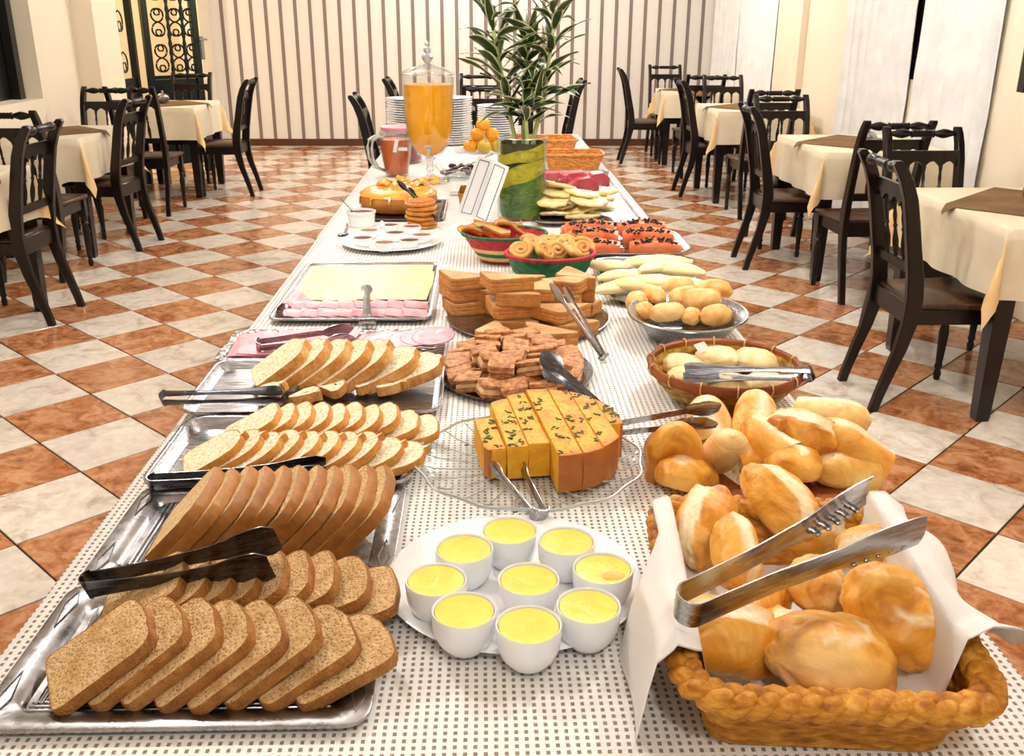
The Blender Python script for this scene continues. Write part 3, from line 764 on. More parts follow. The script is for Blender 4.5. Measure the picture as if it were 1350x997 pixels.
# ---------- cups of cream
M['cream'] = plain('set_yellow_cream', '#f3dc5c', .35, var='#eccb48', vs=30, bump=.0006, bs=120)
M['cream_skin'] = plain('caramel_skin', '#e0a83c', .4, var='#eec25a', vs=60)
cup0 = root('cup_of_cream', 'x', 'cup', Matrix(), 'cups of yellow cream on the front plate')
MB().lathe([(0, .004), (.019, .004), (.019, 0), (.0225, 0), (.025, .003), (.0335, .014), (.038, .028), (.0392, .050), (.0385, .0535), (.0362, .052), (.0355, .030), (.031, .016), (.018, .008), (0, .008)], 40, cap=False).obj('cup_body', M['porcelain'], cup0, smooth=60, fix=True)
def cream_mesh(seed):
    return MB().grid(lambda u, v: ((.0352*u)*math.cos(2*PI*v), (.0352*u)*math.sin(2*PI*v), .0492 + .0018*u**3 + .0012*fb((u*math.cos(2*PI*v)*2.2, u*math.sin(2*PI*v)*2.2, seed))*(1-u)), 8, 28).mesh('cream', M['cream'], 180)
cm = [cream_mesh(k*3.3) for k in range(9)]
cr0 = link('cream', cm[0], cup0)
cups = [(575, 763, 'leftmost cup of cream on the round plate'), (612, 722, 'cup of cream at the back left of the plate'), (672, 698, 'cup of cream farthest from the camera on the plate'),
        (747, 712, 'cup of cream at the back right of the plate'), (697, 762, 'cup of cream in the middle of the ring'), (795, 748, 'cup of cream with a caramel-coloured patch, rightmost'),
        (612, 803, 'cup of cream at the front left, a crumb beside it'), (697, 822, 'cup of cream nearest the camera'), (776, 797, 'cup of cream at the front right')]
for i, (px, py, lab) in enumerate(cups):
    p = at(px, py, Z+.008+.052); Mx = T(p.x, p.y, Z+.006) @ R(37*i)
    if i == 0: cup0.matrix_world = Mx; cup0['label'] = lab; del cup0['group']; cc = cup0
    else:
        cc = dup(cup0, Mx, lab)
        for ch in cc.children:
            if ch.name.startswith('cream'): ch.data = cm[i]
    if i == 5:
        MB().ball((.012, -.014, .0495), (.016, .012, .0028), 14, 6).obj('caramel_patch', M['cream_skin'], cc, M=R(-37*i))
p = at(607, 852, Z+.01)
tag(MB().ball((0, 0, .003), (.006, .004, .003), 8, 5).ball((.006, .002, .002), (.003, .003, .002), 6, 4).obj('crumb', M['cream_skin'], M=T(p.x, p.y, Z+.0075)), 'tiny orange crumb on the plate beside the front left cup', 'crumb')

# ---------- bread slices
def slice_pts(w, h, kind, n=6):
    # outline, y up from the loaf's base to its crown
    pts = []
    if kind == 'square': r1, r2, bulge, puff = .012, .022, .004, .0
    elif kind == 'dark': r1, r2, bulge, puff = .012, .030, .006, .0
    else: r1, r2, bulge, puff = .014, .042, .010, .0
    def corner(cx, cy, r, a0):
        for k in range(n+1):
            a = math.radians(a0 + 90*k/n); pts.append((cx+r*math.cos(a), cy+r*math.sin(a)))
    corner(-w/2+r1, r1, r1, 180); corner(w/2-r1, r1, r1, 270)
    corner(w/2-r2, h-r2-bulge, r2, 0)
    for k in range(1, 5):
        t = k/5; pts.append(((w/2-r2)*(1-2*t), h-bulge+bulge*math.sin(PI*t)))
    corner(-w/2+r2, h-r2-bulge, r2, 90)
    return pts
def slice_pair(w, h, t, kind, crumb, crust, seed):
    base = slice_pts(w, h, kind)
    am = .0026 if 'wheat' in crumb else .0018
    pts = [(x + am*fb((x*40, y*40, seed)), y + .0018*fb((x*40, y*40, seed+5))) for x, y in base]
    cx, cy = 0, h/2
    def ins(p, d):
        v = Vector((p[0]-cx, p[1]-cy)); L = v.length; return (cx + v.x*(L-d)/L, cy + v.y*(L-d)/L)
    def layer(d, z, j=0): return [(ins(p, d)[0], ins(p, d)[1], z + .0012*fb((p[0]*50, p[1]*50, seed+j))) for p in pts]
    mb = MB()
    # crumb: both faces, made of two rings and a middle so that the face has relief
    n = len(pts)
    for z, sg in ((t, 1), (0, -1)):
        R0, R1, R2 = layer(.0015, z), layer(h*.2, z, 2), layer(h*.36, z, 4)
        mb.loft([R0, R1, R2] if sg > 0 else [R2, R1, R0], caps=False)
        mb.add(R2, [tuple(range(n)) if sg > 0 else tuple(reversed(range(n)))])
    crumb_me = mb.mesh('bread_slice', M[crumb], 50)
    mb = MB()
    mb.loft([layer(.0028, .0002), layer(.0004, -.0004), layer(0, t*.15), layer(-.0008, t*.5, 3), layer(0, t*.85), layer(.0004, t+.0004), layer(.0028, t-.0002)], caps=False)
    crust_me = mb.mesh('crust', M[crust], 60)
    return crumb_me, crust_me
def orient(p, d_yaw, th):
    d = Vector((math.cos(d_yaw), math.sin(d_yaw), 0)); up = Vector((0, 0, 1))
    y = d*math.cos(th) + up*math.sin(th); z = -d*math.sin(th) + up*math.cos(th); x = y.cross(z)
    m = Matrix((x, y, z)).transposed().to_4x4(); m.translation = p; return m
def bread_row(n, p0, p1, z, yaw, w, h, t, meshes, label, group, th_end=None, jitter=1.0, first_k=1.0):
    """slices leaning like fallen dominoes from p0 (left) to p1 (right)"""
    step = (p1-p0).length/(n-1); dirn = (p1-p0).normalized()
    d = Vector((math.cos(yaw), math.sin(yaw), 0)); k = abs(dirn.dot(d))
    th0 = math.asin(min(.95, t*1.06/(step*k)))
    rnd = random.Random(n*100+int(h*1000))
    for i in range(n):
        th = th0 if th_end is None else (th0 if i < n-2 else th0*(.72 if i == n-2 else .45))
        p = p0.lerp(p1, i/(n-1)) + Vector((0, rnd.uniform(-.004, .004)*jitter, 0)); p.z = z + .001
        Mx = orient(p, yaw + math.radians(rnd.uniform(-3, 3)*jitter), th)
        cm_, cr_ = meshes[i % len(meshes)]
        o = link('bread_slice', cm_, M=Mx); link('crust', cr_, o)
        nm = ORD[i] if i else 'first, leftmost'
        if i == n-1: nm = 'last, rightmost'
        tag(o, label % nm, 'bread', group)
wh = [slice_pair(.108, .118, .0135, 'square', 'crumb_wheat', 'crust_wheat', s) for s in (1, 2, 3, 4)]
bread_row(9, V((-.478, 1.045, 0)), V((-.225, 1.045, 0)), Z+.004, math.radians(10), .108, .118, .0135, wh, '%s wholemeal slice of the back row on the lower left platter', 'wholemeal slices, back row', th_end=1)
wh2 = [slice_pair(.105, .128, .0145, 'square', 'crumb_wheat', 'crust_wheat', s) for s in (11, 12, 13, 14)]
bread_row(8, V((-.485, .905, 0)), V((-.225, .905, 0)), Z+.004, math.radians(27), .105, .128, .0145, wh2, '%s wholemeal slice of the front row on the lower left platter', 'wholemeal slices, front row', th_end=1)
dk = [slice_pair(.150, .118, .0170, 'dark', 'crumb_brown', 'crust_dark', s) for s in (21, 22, 23, 24)]
bread_row(11, V((-.462, 1.238, 0)), V((-.212, 1.238, 0)), Z+.006, math.radians(3), .150, .118, .0170, dk, '%s slice of the dark-crusted loaf', 'slices of the dark-crusted loaf')
wt = [slice_pair(.098, .112, .0125, 'square', 'crumb_white', 'crust_gold', s) for s in (31, 32, 33, 34)]
bread_row(10, V((-.462, 1.580, 0)), V((-.190, 1.570, 0)), Z+.006, math.radians(10), .098, .112, .0125, wt, '%s white bread slice of the back row', 'white bread slices, back row', th_end=1)
wt2 = [slice_pair(.092, .118, .0125, 'round', 'crumb_white', 'crust_gold', s) for s in (41, 42, 43, 44)]
bread_row(10, V((-.500, 1.468, 0)), V((-.205, 1.455, 0)), Z+.006, math.radians(16), .092, .118, .0125, wt2, '%s white bread slice of the front row', 'white bread slices, front row', th_end=1)
mk = [slice_pair(.115, .135, .021, 'round', 'crumb_white', 'crust_milk', s) for s in (51, 52, 53)]
bread_row(7, V((-.468, 1.870, 0)), V((-.210, 1.860, 0)), Z+.006, math.radians(16), .115, .135, .021, mk, '%s thick slice of golden milk bread beside the ham', 'golden milk bread slices', th_end=1)
mk2 = [slice_pair(.07, .06, .018, 'round', 'crumb_white', 'crust_milk', s) for s in (61, 62, 63)]
for i, (px, py, a, b) in enumerate([(345, 530, 20, 22), (395, 528, -30, 12), (430, 522, 45, 16), (470, 515, 10, 12), (505, 515, -20, 10)]):
    p = at(px, py, Z+.01); o = link('bread_piece', mk2[i % 3][0], M=orient(p, math.radians(a), math.radians(b))); link('crust', mk2[i % 3][1], o)
    tag(o, 'broken milk bread piece before the golden slices, %s from the left' % ORD[i], 'bread', 'broken milk bread pieces')

# ---------- tongs
def ribbon(pts, wid, nrm, t=.0012, cup=0.0):
    """a steel strip: centreline pts, half widths, strip normal per point"""
    rings = []; P = [Vector(p) for p in pts]
    for i, p in enumerate(P):
        a = P[max(i-1, 0)]; b = P[min(i+1, len(P)-1)]; tg = (b-a).normalized()
        nn = Vector(nrm[i] if isinstance(nrm, list) else nrm); s = tg.cross(nn).normalized(); nn = s.cross(tg).normalized()
        w = wid[i]; c = cup[i] if hasattr(cup, '__len__') else cup
        prof = [(-1, 1), (-.5, .25), (0, 0), (.5, .25), (1, 1)]
        ring = [tuple(p + s*w*k + nn*(c*q)) for k, q in prof] + [tuple(p + s*w*k + nn*(c*q - t)) for k, q in reversed(prof)]
        rings.append(ring)
    return rings
def make_tongs(name, label, base, tip, roll, L=None, gap=.05, style='flat', mat='steel', width=.011, bend=.010):
    base, tip = Vector(base), Vector(tip); ax = tip-base; L = ax.length
    up = Vector((0, 0, 1)); Mx = frame(base, ax, up) @ R(roll, 'X')
    o = root(name, label, 'tongs', Mx)
    N = 18
    # the spring end: a band bent round in the plane of the two arms
    bp, bw = [], []
    for k in range(13):
        a = math.radians(90 + 180*k/12); bp.append((bend*.9 + bend*math.cos(a)*.9, bend*math.sin(a), 0)); bw.append(width)
    MB().loft(ribbon(bp, bw, [(-(math.cos(math.radians(90+180*k/12))), -(math.sin(math.radians(90+180*k/12))), 0) for k in range(13)], .0015), mi=0).obj('spring_end', M[mat], o, smooth=50, fix=True)
    for sg in (1, -1):
        pts, wd, cp = [], [], []
        for k in range(N+1):
            t = k/N; x = bend*.9 + (L-bend*.9)*t
            y = sg*(bend + (gap/2-bend)*(t**1.2)) if gap/2 > bend else sg*(bend + (gap/2-bend)*t)
            if style == 'flat':
                w = width*(.9 - .25*math.sin(PI*min(t/.7, 1))) if t < .7 else width*(.9+.75*math.sin(PI*min((t-.7)/.3*.62, 1)))
                if t > .96: w *= .75
                c = .0015*sg
            elif style == 'spoon':
                w = width*.62 if t < .68 else width*.62 + (.021-width*.62)*math.sin(PI*min(1, (t-.68)/.32))**.8
                if t == 1: w = .003
                c = 0 if t < .66 else -.007*math.sin(PI*min(1, (t-.66)/.34))
                y += sg*(0 if t < .66 else .004*math.sin(PI*(t-.66)/.34))
            elif style == 'claw':
                w = width*(1-.1*t) if t < .62 else width*(.94 + .5*math.sin(PI*(t-.62)/.5))
                c = -.004*min(1, t*3)
            elif style == 'leaf':
                w = width*(.55-.15*t) if t < .72 else width*.46 + .006*math.sin(PI*(t-.72)/.28)
                c = -.002
            pts.append((x, y, 0)); wd.append(max(w, .0015)); cp.append(c if style != 'flat' else .0012)
        rr = ribbon(pts, wd, (0, -sg, 0), .0014, [abs(c)*(1 if style in ('spoon', 'claw') else 1) for c in cp])
        arm = MB().loft(rr).obj('arm', M[mat], o, smooth=60, fix=True)
        if style == 'claw':
            for k in range(5):
                t = .70+.055*k; x = L*t; yy = sg*(bend + (gap/2-bend)*(t**1.2)); 
                for sz in (-1,):
                    MB().box((x, yy - sg*.006, sz*(width*1.12)+.004), (.0075, .014, .006), bev=.0015).obj('tooth', M[mat], arm)
    return o
def lift(px, py, z): return at(px, py, z)
make_tongs('serving_tongs', 'dark steel tongs lying between the wholemeal and dark-crusted loaves', at(112, 772, Z+.045), at(362, 728, Z+.095), 14, gap=.050, mat='steel_dark', width=.015)
make_tongs('serving_tongs', 'steel tongs lying along the near edge of the white bread tray', at(196, 636, Z+.03), at(430, 618, Z+.035), 12, gap=.026, mat='steel_dark', width=.011)
make_tongs('serving_tongs', 'dark steel tongs with wavy arms jutting past the table edge by the milk bread', at(212, 525, Z+.05), at(372, 522, Z+.045), 40, gap=.024, mat='steel_dark', width=.012)
make_tongs('serving_tongs', 'steel tongs with rounded spoon ends on the pink ham', at(338, 455, Z+.028), at(468, 440, Z+.035), 25, gap=.040, mat='steel', width=.014, style='spoon')
make_tongs('serving_tongs', 'small shiny tongs standing on the cheese and ham tray', at(484, 424, Z+.02), at(484, 392, Z+.045), 90, gap=.07, mat='steel', width=.02, style='leaf', bend=.012)
make_tongs('serving_tongs', 'slim tongs leaning on the toast sandwich platter', at(797, 472, Z+.01), at(735, 376, Z+.13), 20, gap=.05, mat='steel', width=.010, style='leaf', bend=.008)
make_tongs('serving_tongs', 'long-handled tongs with two spoon bowls on the chopped pie', at(800, 545, Z+.02), at(716, 474, Z+.085), 60, gap=.05, mat='steel_dark', width=.011, style='spoon', bend=.009)
make_tongs('serving_tongs', 'clear glossy tongs before the pumpkin cake on the glass plate', at(714, 683, Z+.02), at(668, 612, Z+.035), 10, gap=.055, mat='steel', width=.013, style='leaf', bend=.013)
make_tongs('serving_tongs', 'spoon-ended tongs resting on the cut rolls', at(808, 566, Z+.015), at(948, 545, Z+.098), 40, gap=.036, mat='steel', width=.013, style='spoon')
make_tongs('serving_tongs', 'flat steel tongs lying across the round bamboo basket of cheese buns', at(1072, 493, Z+.078), at(902, 492, Z+.075), 75, gap=.022, mat='steel_dark', width=.013)
make_tongs('serving_tongs', 'large toothed steel tongs on the napkin-lined roll basket', at(896, 803, Z+.150), at(1180, 672, Z+.185), 12, gap=.085, mat='steel', width=.017, style='claw', bend=.016)

# ------------------------------------------------------------------ rolls and buns
def roll_mesh(name, L, W, H, mat, seed, style='french', res=(44, 30)):
    """a baked roll: long axis x, resting on z=0; 'seam' marks the pale burst skin"""
    nu, nv = res; vs, seam = [], []
    for j in range(nv+1):
        th = PI*j/nv
        for i in range(nu):
            ph = 2*PI*i/nu
            d = Vector((math.cos(th), math.sin(th)*math.cos(ph), math.sin(th)*math.sin(ph)))
            e = .85
            x = math.copysign(abs(d.x)**e, d.x)*L/2; y = d.y*W/2*(1 - .0); z = d.z*H/2
            if d.z < -.35: z = -.35*H/2 - (abs(d.z)-.35)*H*.12
            n1 = fb((d.x*1.6, d.y*1.6, d.z*1.6+seed)); n2 = fb((d.x*4, d.y*4, d.z*4+seed*2), 1, 2)
            k = 1 + .10*n1 + .035*n2; s = 0
            if style == 'french':
                # burst seam running lengthwise, a raised ear on one side
                q = d.y + .25*d.x*math.sin(seed) - .12*math.sin(seed*3) + .06*math.sin(d.x*4+seed)
                if d.z > .1:
                    wgt = max(0, 1-abs(d.x)**3)
                    s = max(0, 1-abs(q)/.30)*wgt; s = min(1, s*5)
                    k += .10*math.exp(-((q-.33)/.07)**2)*wgt + .04*math.exp(-((q+.33)/.06)**2)*wgt - .05*max(0, 1-abs(q)/.28)*wgt
                k *= 1 + .05*math.sin(d.x*3+seed)
            elif style == 'swirl':
                a = math.atan2(d.y, d.x); rr = math.hypot(d.x, d.y)
                if d.z > 0:
                    w = math.sin(a + rr*6 + seed); k += .035*max(0, w)**3*max(0, 1-rr)**.5*1.3 - .02*max(0, -w)**6*max(0, 1-rr); s = (max(0, w-.82)*6 if .12 < rr < .62 else 0)*.8
            vs.append((x*k, y*k, z*k + .40*H)); seam.append(min(1, max(0, s + (.35 if d.z < -.2 and style != 'flat' else 0))))
    fs = [(j*nu+i, j*nu+(i+1) % nu, (j+1)*nu+(i+1) % nu, (j+1)*nu+i) for j in range(1, nv-1) for i in range(nu)]
    # poles
    base = len(vs); p0 = tuple(sum(vs[nu+i][k] for i in range(nu))/nu for k in range(3)); p1 = tuple(sum(vs[(nv-1)*nu+i][k] for i in range(nu))/nu for k in range(3))
    vs += [p0, p1]; seam += [0, 0]
    fs += [(base, nu+(i+1) % nu, nu+i) for i in range(nu)] + [(base+1, (nv-1)*nu+i, (nv-1)*nu+(i+1) % nu) for i in range(nu)]
    zmin = min(v[2] for k, v in enumerate(vs) if nu <= k < nv*nu)
    vs = [(v[0], v[1], v[2]-zmin) for v in vs]
    me = bpy.data.meshes.new(name); me.from_pydata(vs, [], fs); me.materials.append(mat)
    at_ = me.attributes.new('seam', 'FLOAT', 'POINT'); at_.data.foreach_set('value', seam)
    me.polygons.foreach_set('use_smooth', [True]*len(fs)); me.update()
    return me
FR = [roll_mesh('french_roll', .125, .078, .068, M['roll'], s) for s in (1.1, 2.3, 3.7, 4.9)]
SW = [roll_mesh('swirl_roll', .105, .092, .07, M['roll'], s, 'swirl') for s in (.4, 2.1)]
BN = [roll_mesh('soft_bun', .075, .05, .044, M['bun'], s, 'plain', (20, 14)) for s in (5, 6, 7)]
CB = [roll_mesh('cheese_bun', .085, .08, .042, M['bun_pale'], s, 'plain', (24, 14)) for s in (8, 9)]
def place_roll(me, name, px, py, zc, yaw, pitch, rollx, sc, label, cat='roll', group=None):
    """px,py: where the middle of the roll is seen; zc: height of that middle above the cloth"""
    p = at(px, py, Z+zc); h = max(v.co.z for v in me.vertices)/2 if False else me.get('hh')
    if h is None:
        h = max(v.co.z for v in me.vertices)/2; me['hh'] = h
    Mx = T(p.x, p.y, Z+zc) @ R(yaw) @ R(pitch, 'Y') @ R(rollx, 'X') @ S(sc) @ T(-.05 if name == 'roll_half' else 0, 0, -h)
    return tag(link(name, me, M=Mx), label, cat, group)

# ---------- the napkin-lined basket of rolls, right foreground
def basket_wall(cx, cy, w0, h0, w1, h1, z0, z1, r, rows, stakes, amp, flare=1.0, npt=6):
    """woven wall between a base rounded rectangle (w0,h0) and a rim one (w1,h1)"""
    rings = []; nr = rows*4
    def loop(t, off, phase):
        w, h = w0+(w1-w0)*t**flare, h0+(h1-h0)*t**flare
        base = rrect(w, h, r, npt); pts = []
        per = len(base); tot = 0; cum = [0]
        for i in range(per):
            tot += math.dist(base[i], base[(i+1) % per]); cum.append(tot)
        N = stakes*4
        for k in range(N):
            s = tot*k/N; i = max(j for j in range(per) if cum[j] <= s); u = (s-cum[i])/max(1e-9, cum[i+1]-cum[i])
            a, b = base[i], base[(i+1) % per]; x, y = a[0]+(b[0]-a[0])*u, a[1]+(b[1]-a[1])*u
            dx, dy = b[0]-a[0], b[1]-a[1]; L = math.hypot(dx, dy) or 1
            o = off*math.sin(2*PI*k/N*stakes/2 + phase)
            pts.append((cx+x+dy/L*o, cy+y-dx/L*o))
        return pts
    for i in range(nr+1):
        t = i/nr; row = i//4; f = math.sin(PI*(i % 4)/4)
        rings.append([(x, y, z0+(z1-z0)*t) for x, y in loop(t, amp*(.25+f), PI*(row % 2))])
    return rings
def braid(path, R_, r, turns, strands=3, n=None, closed=True, steps=None):
    P = [Vector(p) for p in path]; N = steps or len(P)*3; out = []
    per = [0]
    for i in range(len(P)): per.append(per[-1] + (P[(i+1) % len(P)]-P[i]).length)
    tot = per[-1]
    def pos(s):
        s = s % tot; i = 0
        while per[i+1] < s: i += 1
        return P[i].lerp(P[(i+1) % len(P)], (s-per[i])/max(1e-9, per[i+1]-per[i]))
    for k in range(strands):
        pts = []
        for j in range(N):
            s = tot*j/N; p = pos(s); q = pos(s+tot/N*.5); tg = (q-p).normalized() if (q-p).length > 1e-7 else Vector((1, 0, 0))
            side = tg.cross(Vector((0, 0, 1))).normalized(); a = 2*PI*turns*j/N + 2*PI*k/strands
            pts.append(p + side*R_*math.cos(a) + Vector((0, 0, 1))*R_*.6*math.sin(2*a if strands == 3 else a))
        out.append(pts)
    return out
bkM = T(.370, .968, Z) @ R(-5)
bk = root('bread_basket', 'rectangular golden straw basket with braided rim, right foreground', 'basket', bkM)
BW, BL_, BHt = .305, .41, .080
rings = basket_wall(0, 0, .25, .335, BW-.02, BL_-.02, .004, BHt, .03, 9, 60, .0016)
MB().loft(rings, caps=False).loft([[(x*.985, y*.985, z) for x, y, z in rg] for rg in reversed(rings)], caps=False).obj('woven_wall', M['straw'], bk, smooth=70)
MB().prism(rrect(.25, .335, .03), .002, .008).obj('base', M['straw'], bk, smooth=40)
rim = [(x, y, BHt + .006) for x, y in rrect(BW, BL_, .05, 8)]
dense = []
for i in range(len(rim)):
    a, b = V(rim[i]), V(rim[(i+1) % len(rim)]); kk = max(1, int((b-a).length/.012))
    dense += [a.lerp(b, j/kk) for j in range(kk)]
for pts in braid(dense, .0085, .009, 21, 3, steps=300):
    MB().tube(pts, .0105, 8, closed=True).obj('braid_strand', M['straw'], bk, smooth=180)
# napkin lining: one folded sheet over the left rim and up the right side
def nap(u, v):
    # u across the basket left->right, v near->far
    y = -.15 + .345*v
    prof = [(-.205, .0), (-.200, .03), (-.194, .065), (-.186, .10), (-.162, .118), (-.135, .105), (-.12, .04), (-.07, .018), (0, .016), (.07, .018), (.115, .045), (.122, .085), (.130, .122), (.150, .132), (.176, .122), (.184, .105)]
    s = u*(len(prof)-1); i = min(int(s), len(prof)-2); f = s-i
    x = prof[i][0]*(1-f)+prof[i+1][0]*f; z = prof[i][1]*(1-f)+prof[i+1][1]*f
    out = max(0, abs(x)-.13)/.1
    if x < -.14:
        sh = 1 if v < .42 else max(0, 1-(v-.42)/.3)
        x = -.162 + (x+.162)*sh + .008*math.sin(v*9+1)*out*sh if x < -.162 else x
        z = z if sh > .99 else z*sh + .112*(1-sh)
        y += out*(.03*math.sin(v*5) - .03)
        z = max(z + .01*out*math.sin(v*11), -.004 + .002)
    elif x > .12:
        x += .012*math.sin(v*13)*out + .012*out*(1-v)
        z += .018*math.sin(v*11+.6)*out - .03*out*v - .03*out*(1-v)
    else: z += .006*fb((x*12, y*12, 3))
    if v < .12 and x > -.1: z += .03*(.12-v)/.12*(math.sin(x*34+1)*.5+.7)
    return (x, y, z)
tag(MB().grid(nap, 60, 40, thick=.0018).obj('napkin', M['napkin'], smooth=180, M=bkM), 'white cloth napkin lining the straw basket and hanging over its left side', 'napkin')
RS = [ # mesh, px, py, z, yaw, pitch, roll, scale, label
 (FR[0], 925, 690, .085, 72, -28, -35, 1.08, 'tall pale-sided roll at the back left of the lined basket'),
 (FR[1], 1032, 655, .10, 118, -22, 10, 1.12, 'roll with a wide pale burst at the back of the lined basket'),
 (FR[2], 975, 725, .10, 85, -25, 20, .86, 'small roll with a white floury top, behind the toothed tongs'),
 (SW[0], 1080, 768, .075, 95, -25, 0, .78, 'golden roll under the arms of the toothed tongs'),
 (FR[3], 950, 832, .085, -8, 8, 15, 1.22, 'roll lying at the front left corner of the lined basket'),
 (SW[0], 1098, 856, .085, 20, 15, 0, 1.38, 'big round roll with a swirl mark at the front of the lined basket'),
 (SW[1], 1188, 805, .09, 100, -20, 12, 1.30, 'big smooth golden roll at the right of the lined basket'),
 (FR[1], 1150, 720, .085, 20, 0, 30, .8, 'roll half hidden behind the toothed end of the tongs'),
 (SW[1], 1192, 738, .07, 30, 0, 30, .72, 'small roll by the right rim of the lined basket'),
 (FR[2], 1000, 790, .055, 40, 0, -10, .85, 'roll deep in the middle of the lined basket below the tongs'),
 (FR[1], 1030, 838, .05, 60, 0, 0, .9, 'roll tucked low between the two front rolls of the lined basket'),
 (FR[0], 1075, 700, .06, 0, 0, 30, .9, 'roll deep in the lined basket behind the tongs arm'),
]
for me, px, py, zc, yw, pt, rx, sc, lab in RS:
    place_roll(me, 'bread_roll', px, py, zc, yw, pt, rx, sc, lab)

# ---------- plate of cut French rolls behind the basket
c = at(1000, 600, Z+.005)
plate('plate', 'wooden-brown oval plate under the cut French rolls', .462, 1.50, Z+.0008, [(r*1.1, z*.8) for r, z in pf], 'bamboo_rim')
def half_roll(seed, L=.1, W=.075, H=.062):
    # a roll cut across: crusty outside, pale crumb on the cut
    vs, seam, fs, mi = [], [], [], []
    nu, nv = 28, 12
    for j in range(nv+1):
        t = j/nv; x = L*t; rad = math.sqrt(max(0, 1-max(0, (t-.35)/.65)**2.4)) if t < 1 else .02
        for i in range(nu):
            a = 2*PI*i/nu; n1 = fb((t*2, math.cos(a)*1.5, math.sin(a)*1.5+seed)); k = 1+.08*n1
            y, z = W/2*math.cos(a)*rad*k, H/2*math.sin(a)*rad*k
            if z < -H*.3: z = -H*.3
            vs.append((x, y, z+H*.3))
            q = math.cos(a)+.2*math.sin(seed+t*2)
            seam.append(min(1, max(0, 1-abs(q)/.3)*2) if math.sin(a) > .2 and t < .85 else 0)
    for j in range(nv):
        for i in range(nu):
            fs.append((j*nu+i, (j+1)*nu+i, (j+1)*nu+(i+1) % nu, j*nu+(i+1) % nu)); mi.append(0)
    b = len(vs)
    for k2, rr in enumerate((.93, .5)):
        for i in range(nu):
            x, y, z = vs[i]; vs.append((.002 + .006*k2 + .003*fb((y*60, z*60, seed)), y*rr, (z-H*.3)*rr+H*.3)); seam.append(0)
    for k2 in range(2):
        o0 = 0 if k2 == 0 else b; o1 = b + k2*nu
        for i in range(nu): fs.append((o0+i, o0+(i+1) % nu, o1+(i+1) % nu, o1+i)); mi.append(1)
    fs.append(tuple(b+nu+i for i in range(nu))); mi.append(1)
    fs.append(tuple(nv*nu+i for i in range(nu))); mi.append(0)
    me = bpy.data.meshes.new('roll_half'); me.from_pydata(vs, [], fs); me.materials.append(M['roll_pale']); me.materials.append(M['crumb_white'])
    a_ = me.attributes.new('seam', 'FLOAT', 'POINT'); a_.data.foreach_set('value', seam)
    me.polygons.foreach_set('material_index', mi); me.polygons.foreach_set('use_smooth', [True]*len(fs)); me.set_sharp_from_angle(angle=math.radians(60)); me.update()
    return me
HR = [half_roll(s) for s in (1.5, 2.6, 3.9)]
HR2 = []
for me in HR:
    m2 = me.copy(); m2.materials[0] = M['roll']; HR2.append(m2)
CR = [
 (HR2[0], 888, 590, .062, 262, -66, 10, 1.25, 'tall cut roll standing at the left end of the cut rolls'),
 (HR2[1], 900, 622, .035, 230, -25, 0, 1.15, 'browned roll half at the front left of the cut rolls'),
 (HR[1], 955, 592, .05, 275, -55, 0, 1.1, 'cut roll with its hollow top open, beside the tall left one'),
 (FR[0], 1058, 566, .085, -14, 8, 10, 1.12, 'whole rounded roll on top of the cut rolls'),
 (HR[2], 1000, 548, .065, 75, -35, 30, 1.15, 'pale flaky cut roll at the back of the plate of cut rolls'),
 (HR2[1], 1122, 585, .06, 165, -35, 0, 1.3, 'roll half with pale stripe at the right of the cut rolls'),
 (HR[0], 1108, 616, .035, 190, -10, 0, 1.1, 'roll half showing its white cut face at the right edge'),
 (HR2[2], 1045, 608, .05, 275, -20, 0, 1.25, 'small golden roll half in front of the cut rolls'),
 (HR[1], 935, 553, .055, 90, -35, 0, 1.1, 'cut roll behind the spoon-ended tongs'),
 (HR2[0], 1000, 600, .035, 20, 0, 0, 1.2, 'cut roll in the middle of the pile, low down'),
 (HR[2], 1100, 548, .06, -30, -10, 0, 1.3, 'flaky cut roll behind the whole rounded one'),
 (HR2[2], 1015, 575, .07, 120, -15, 0, 1.15, 'browned roll half in the middle top of the cut rolls'),
]
for me, px, py, zc, yw, pt, rx, sc, lab in CR:
    place_roll(me, 'roll_half' if me not in FR else 'bread_roll', px, py, zc, yw, pt, rx, sc*.98, lab)

# ---------- round bamboo basket of cheese buns
c = at(955, 500, Z+.03); wc = V((.478, 1.80, 0))
wb = root('bamboo_basket', 'round woven bamboo basket with brown rim, holding cheese buns', 'basket', T(wc.x, wc.y, Z))
def weave_lathe(prof, stakes, rows, amp, name, mats, par, rowmat=None, sx=1, sy=1, t=.003):
    # prof: list (r,z); rows of over-under weave, one face strip per row
    def P(t):
        s = t*(len(prof)-1); i = min(int(s), len(prof)-2); f = s-i
        return prof[i][0]*(1-f)+prof[i+1][0]*f, prof[i][1]*(1-f)+prof[i+1][1]*f
    mb = MB(); N = stakes*4
    for row in range(rows):
        rings = []
        for q in range(4):
            r, z = P((row+q/3)/rows); f = .2+math.sin(PI*q/3)
            rings.append([(sx*(r+amp*f*math.sin(2*PI*k/N*stakes/2*1 + PI*(row % 2)))*math.cos(2*PI*k/N), sy*(r+amp*f*math.sin(2*PI*k/N*stakes/2 + PI*(row % 2)))*math.sin(2*PI*k/N), z) for k in range(N)])
        mb.loft(rings, mi=rowmat(row) if rowmat else 0, caps=False)
        mb.loft([[(x*(1-t/.1), y*(1-t/.1), z) for x, y, z in rg] for rg in reversed(rings)], mi=rowmat(row) if rowmat else 0, caps=False)
    return mb.obj(name, mats, par, smooth=60)
weave_lathe([(.085, .004), (.115, .018), (.138, .045), (.146, .068)], 46, 10, .0016, 'woven_wall', M['bamboo'], wb)
MB().lathe([(0, .002), (.086, .002), (.086, .007), (0, .007)], 40).obj('base', M['bamboo'], wb)
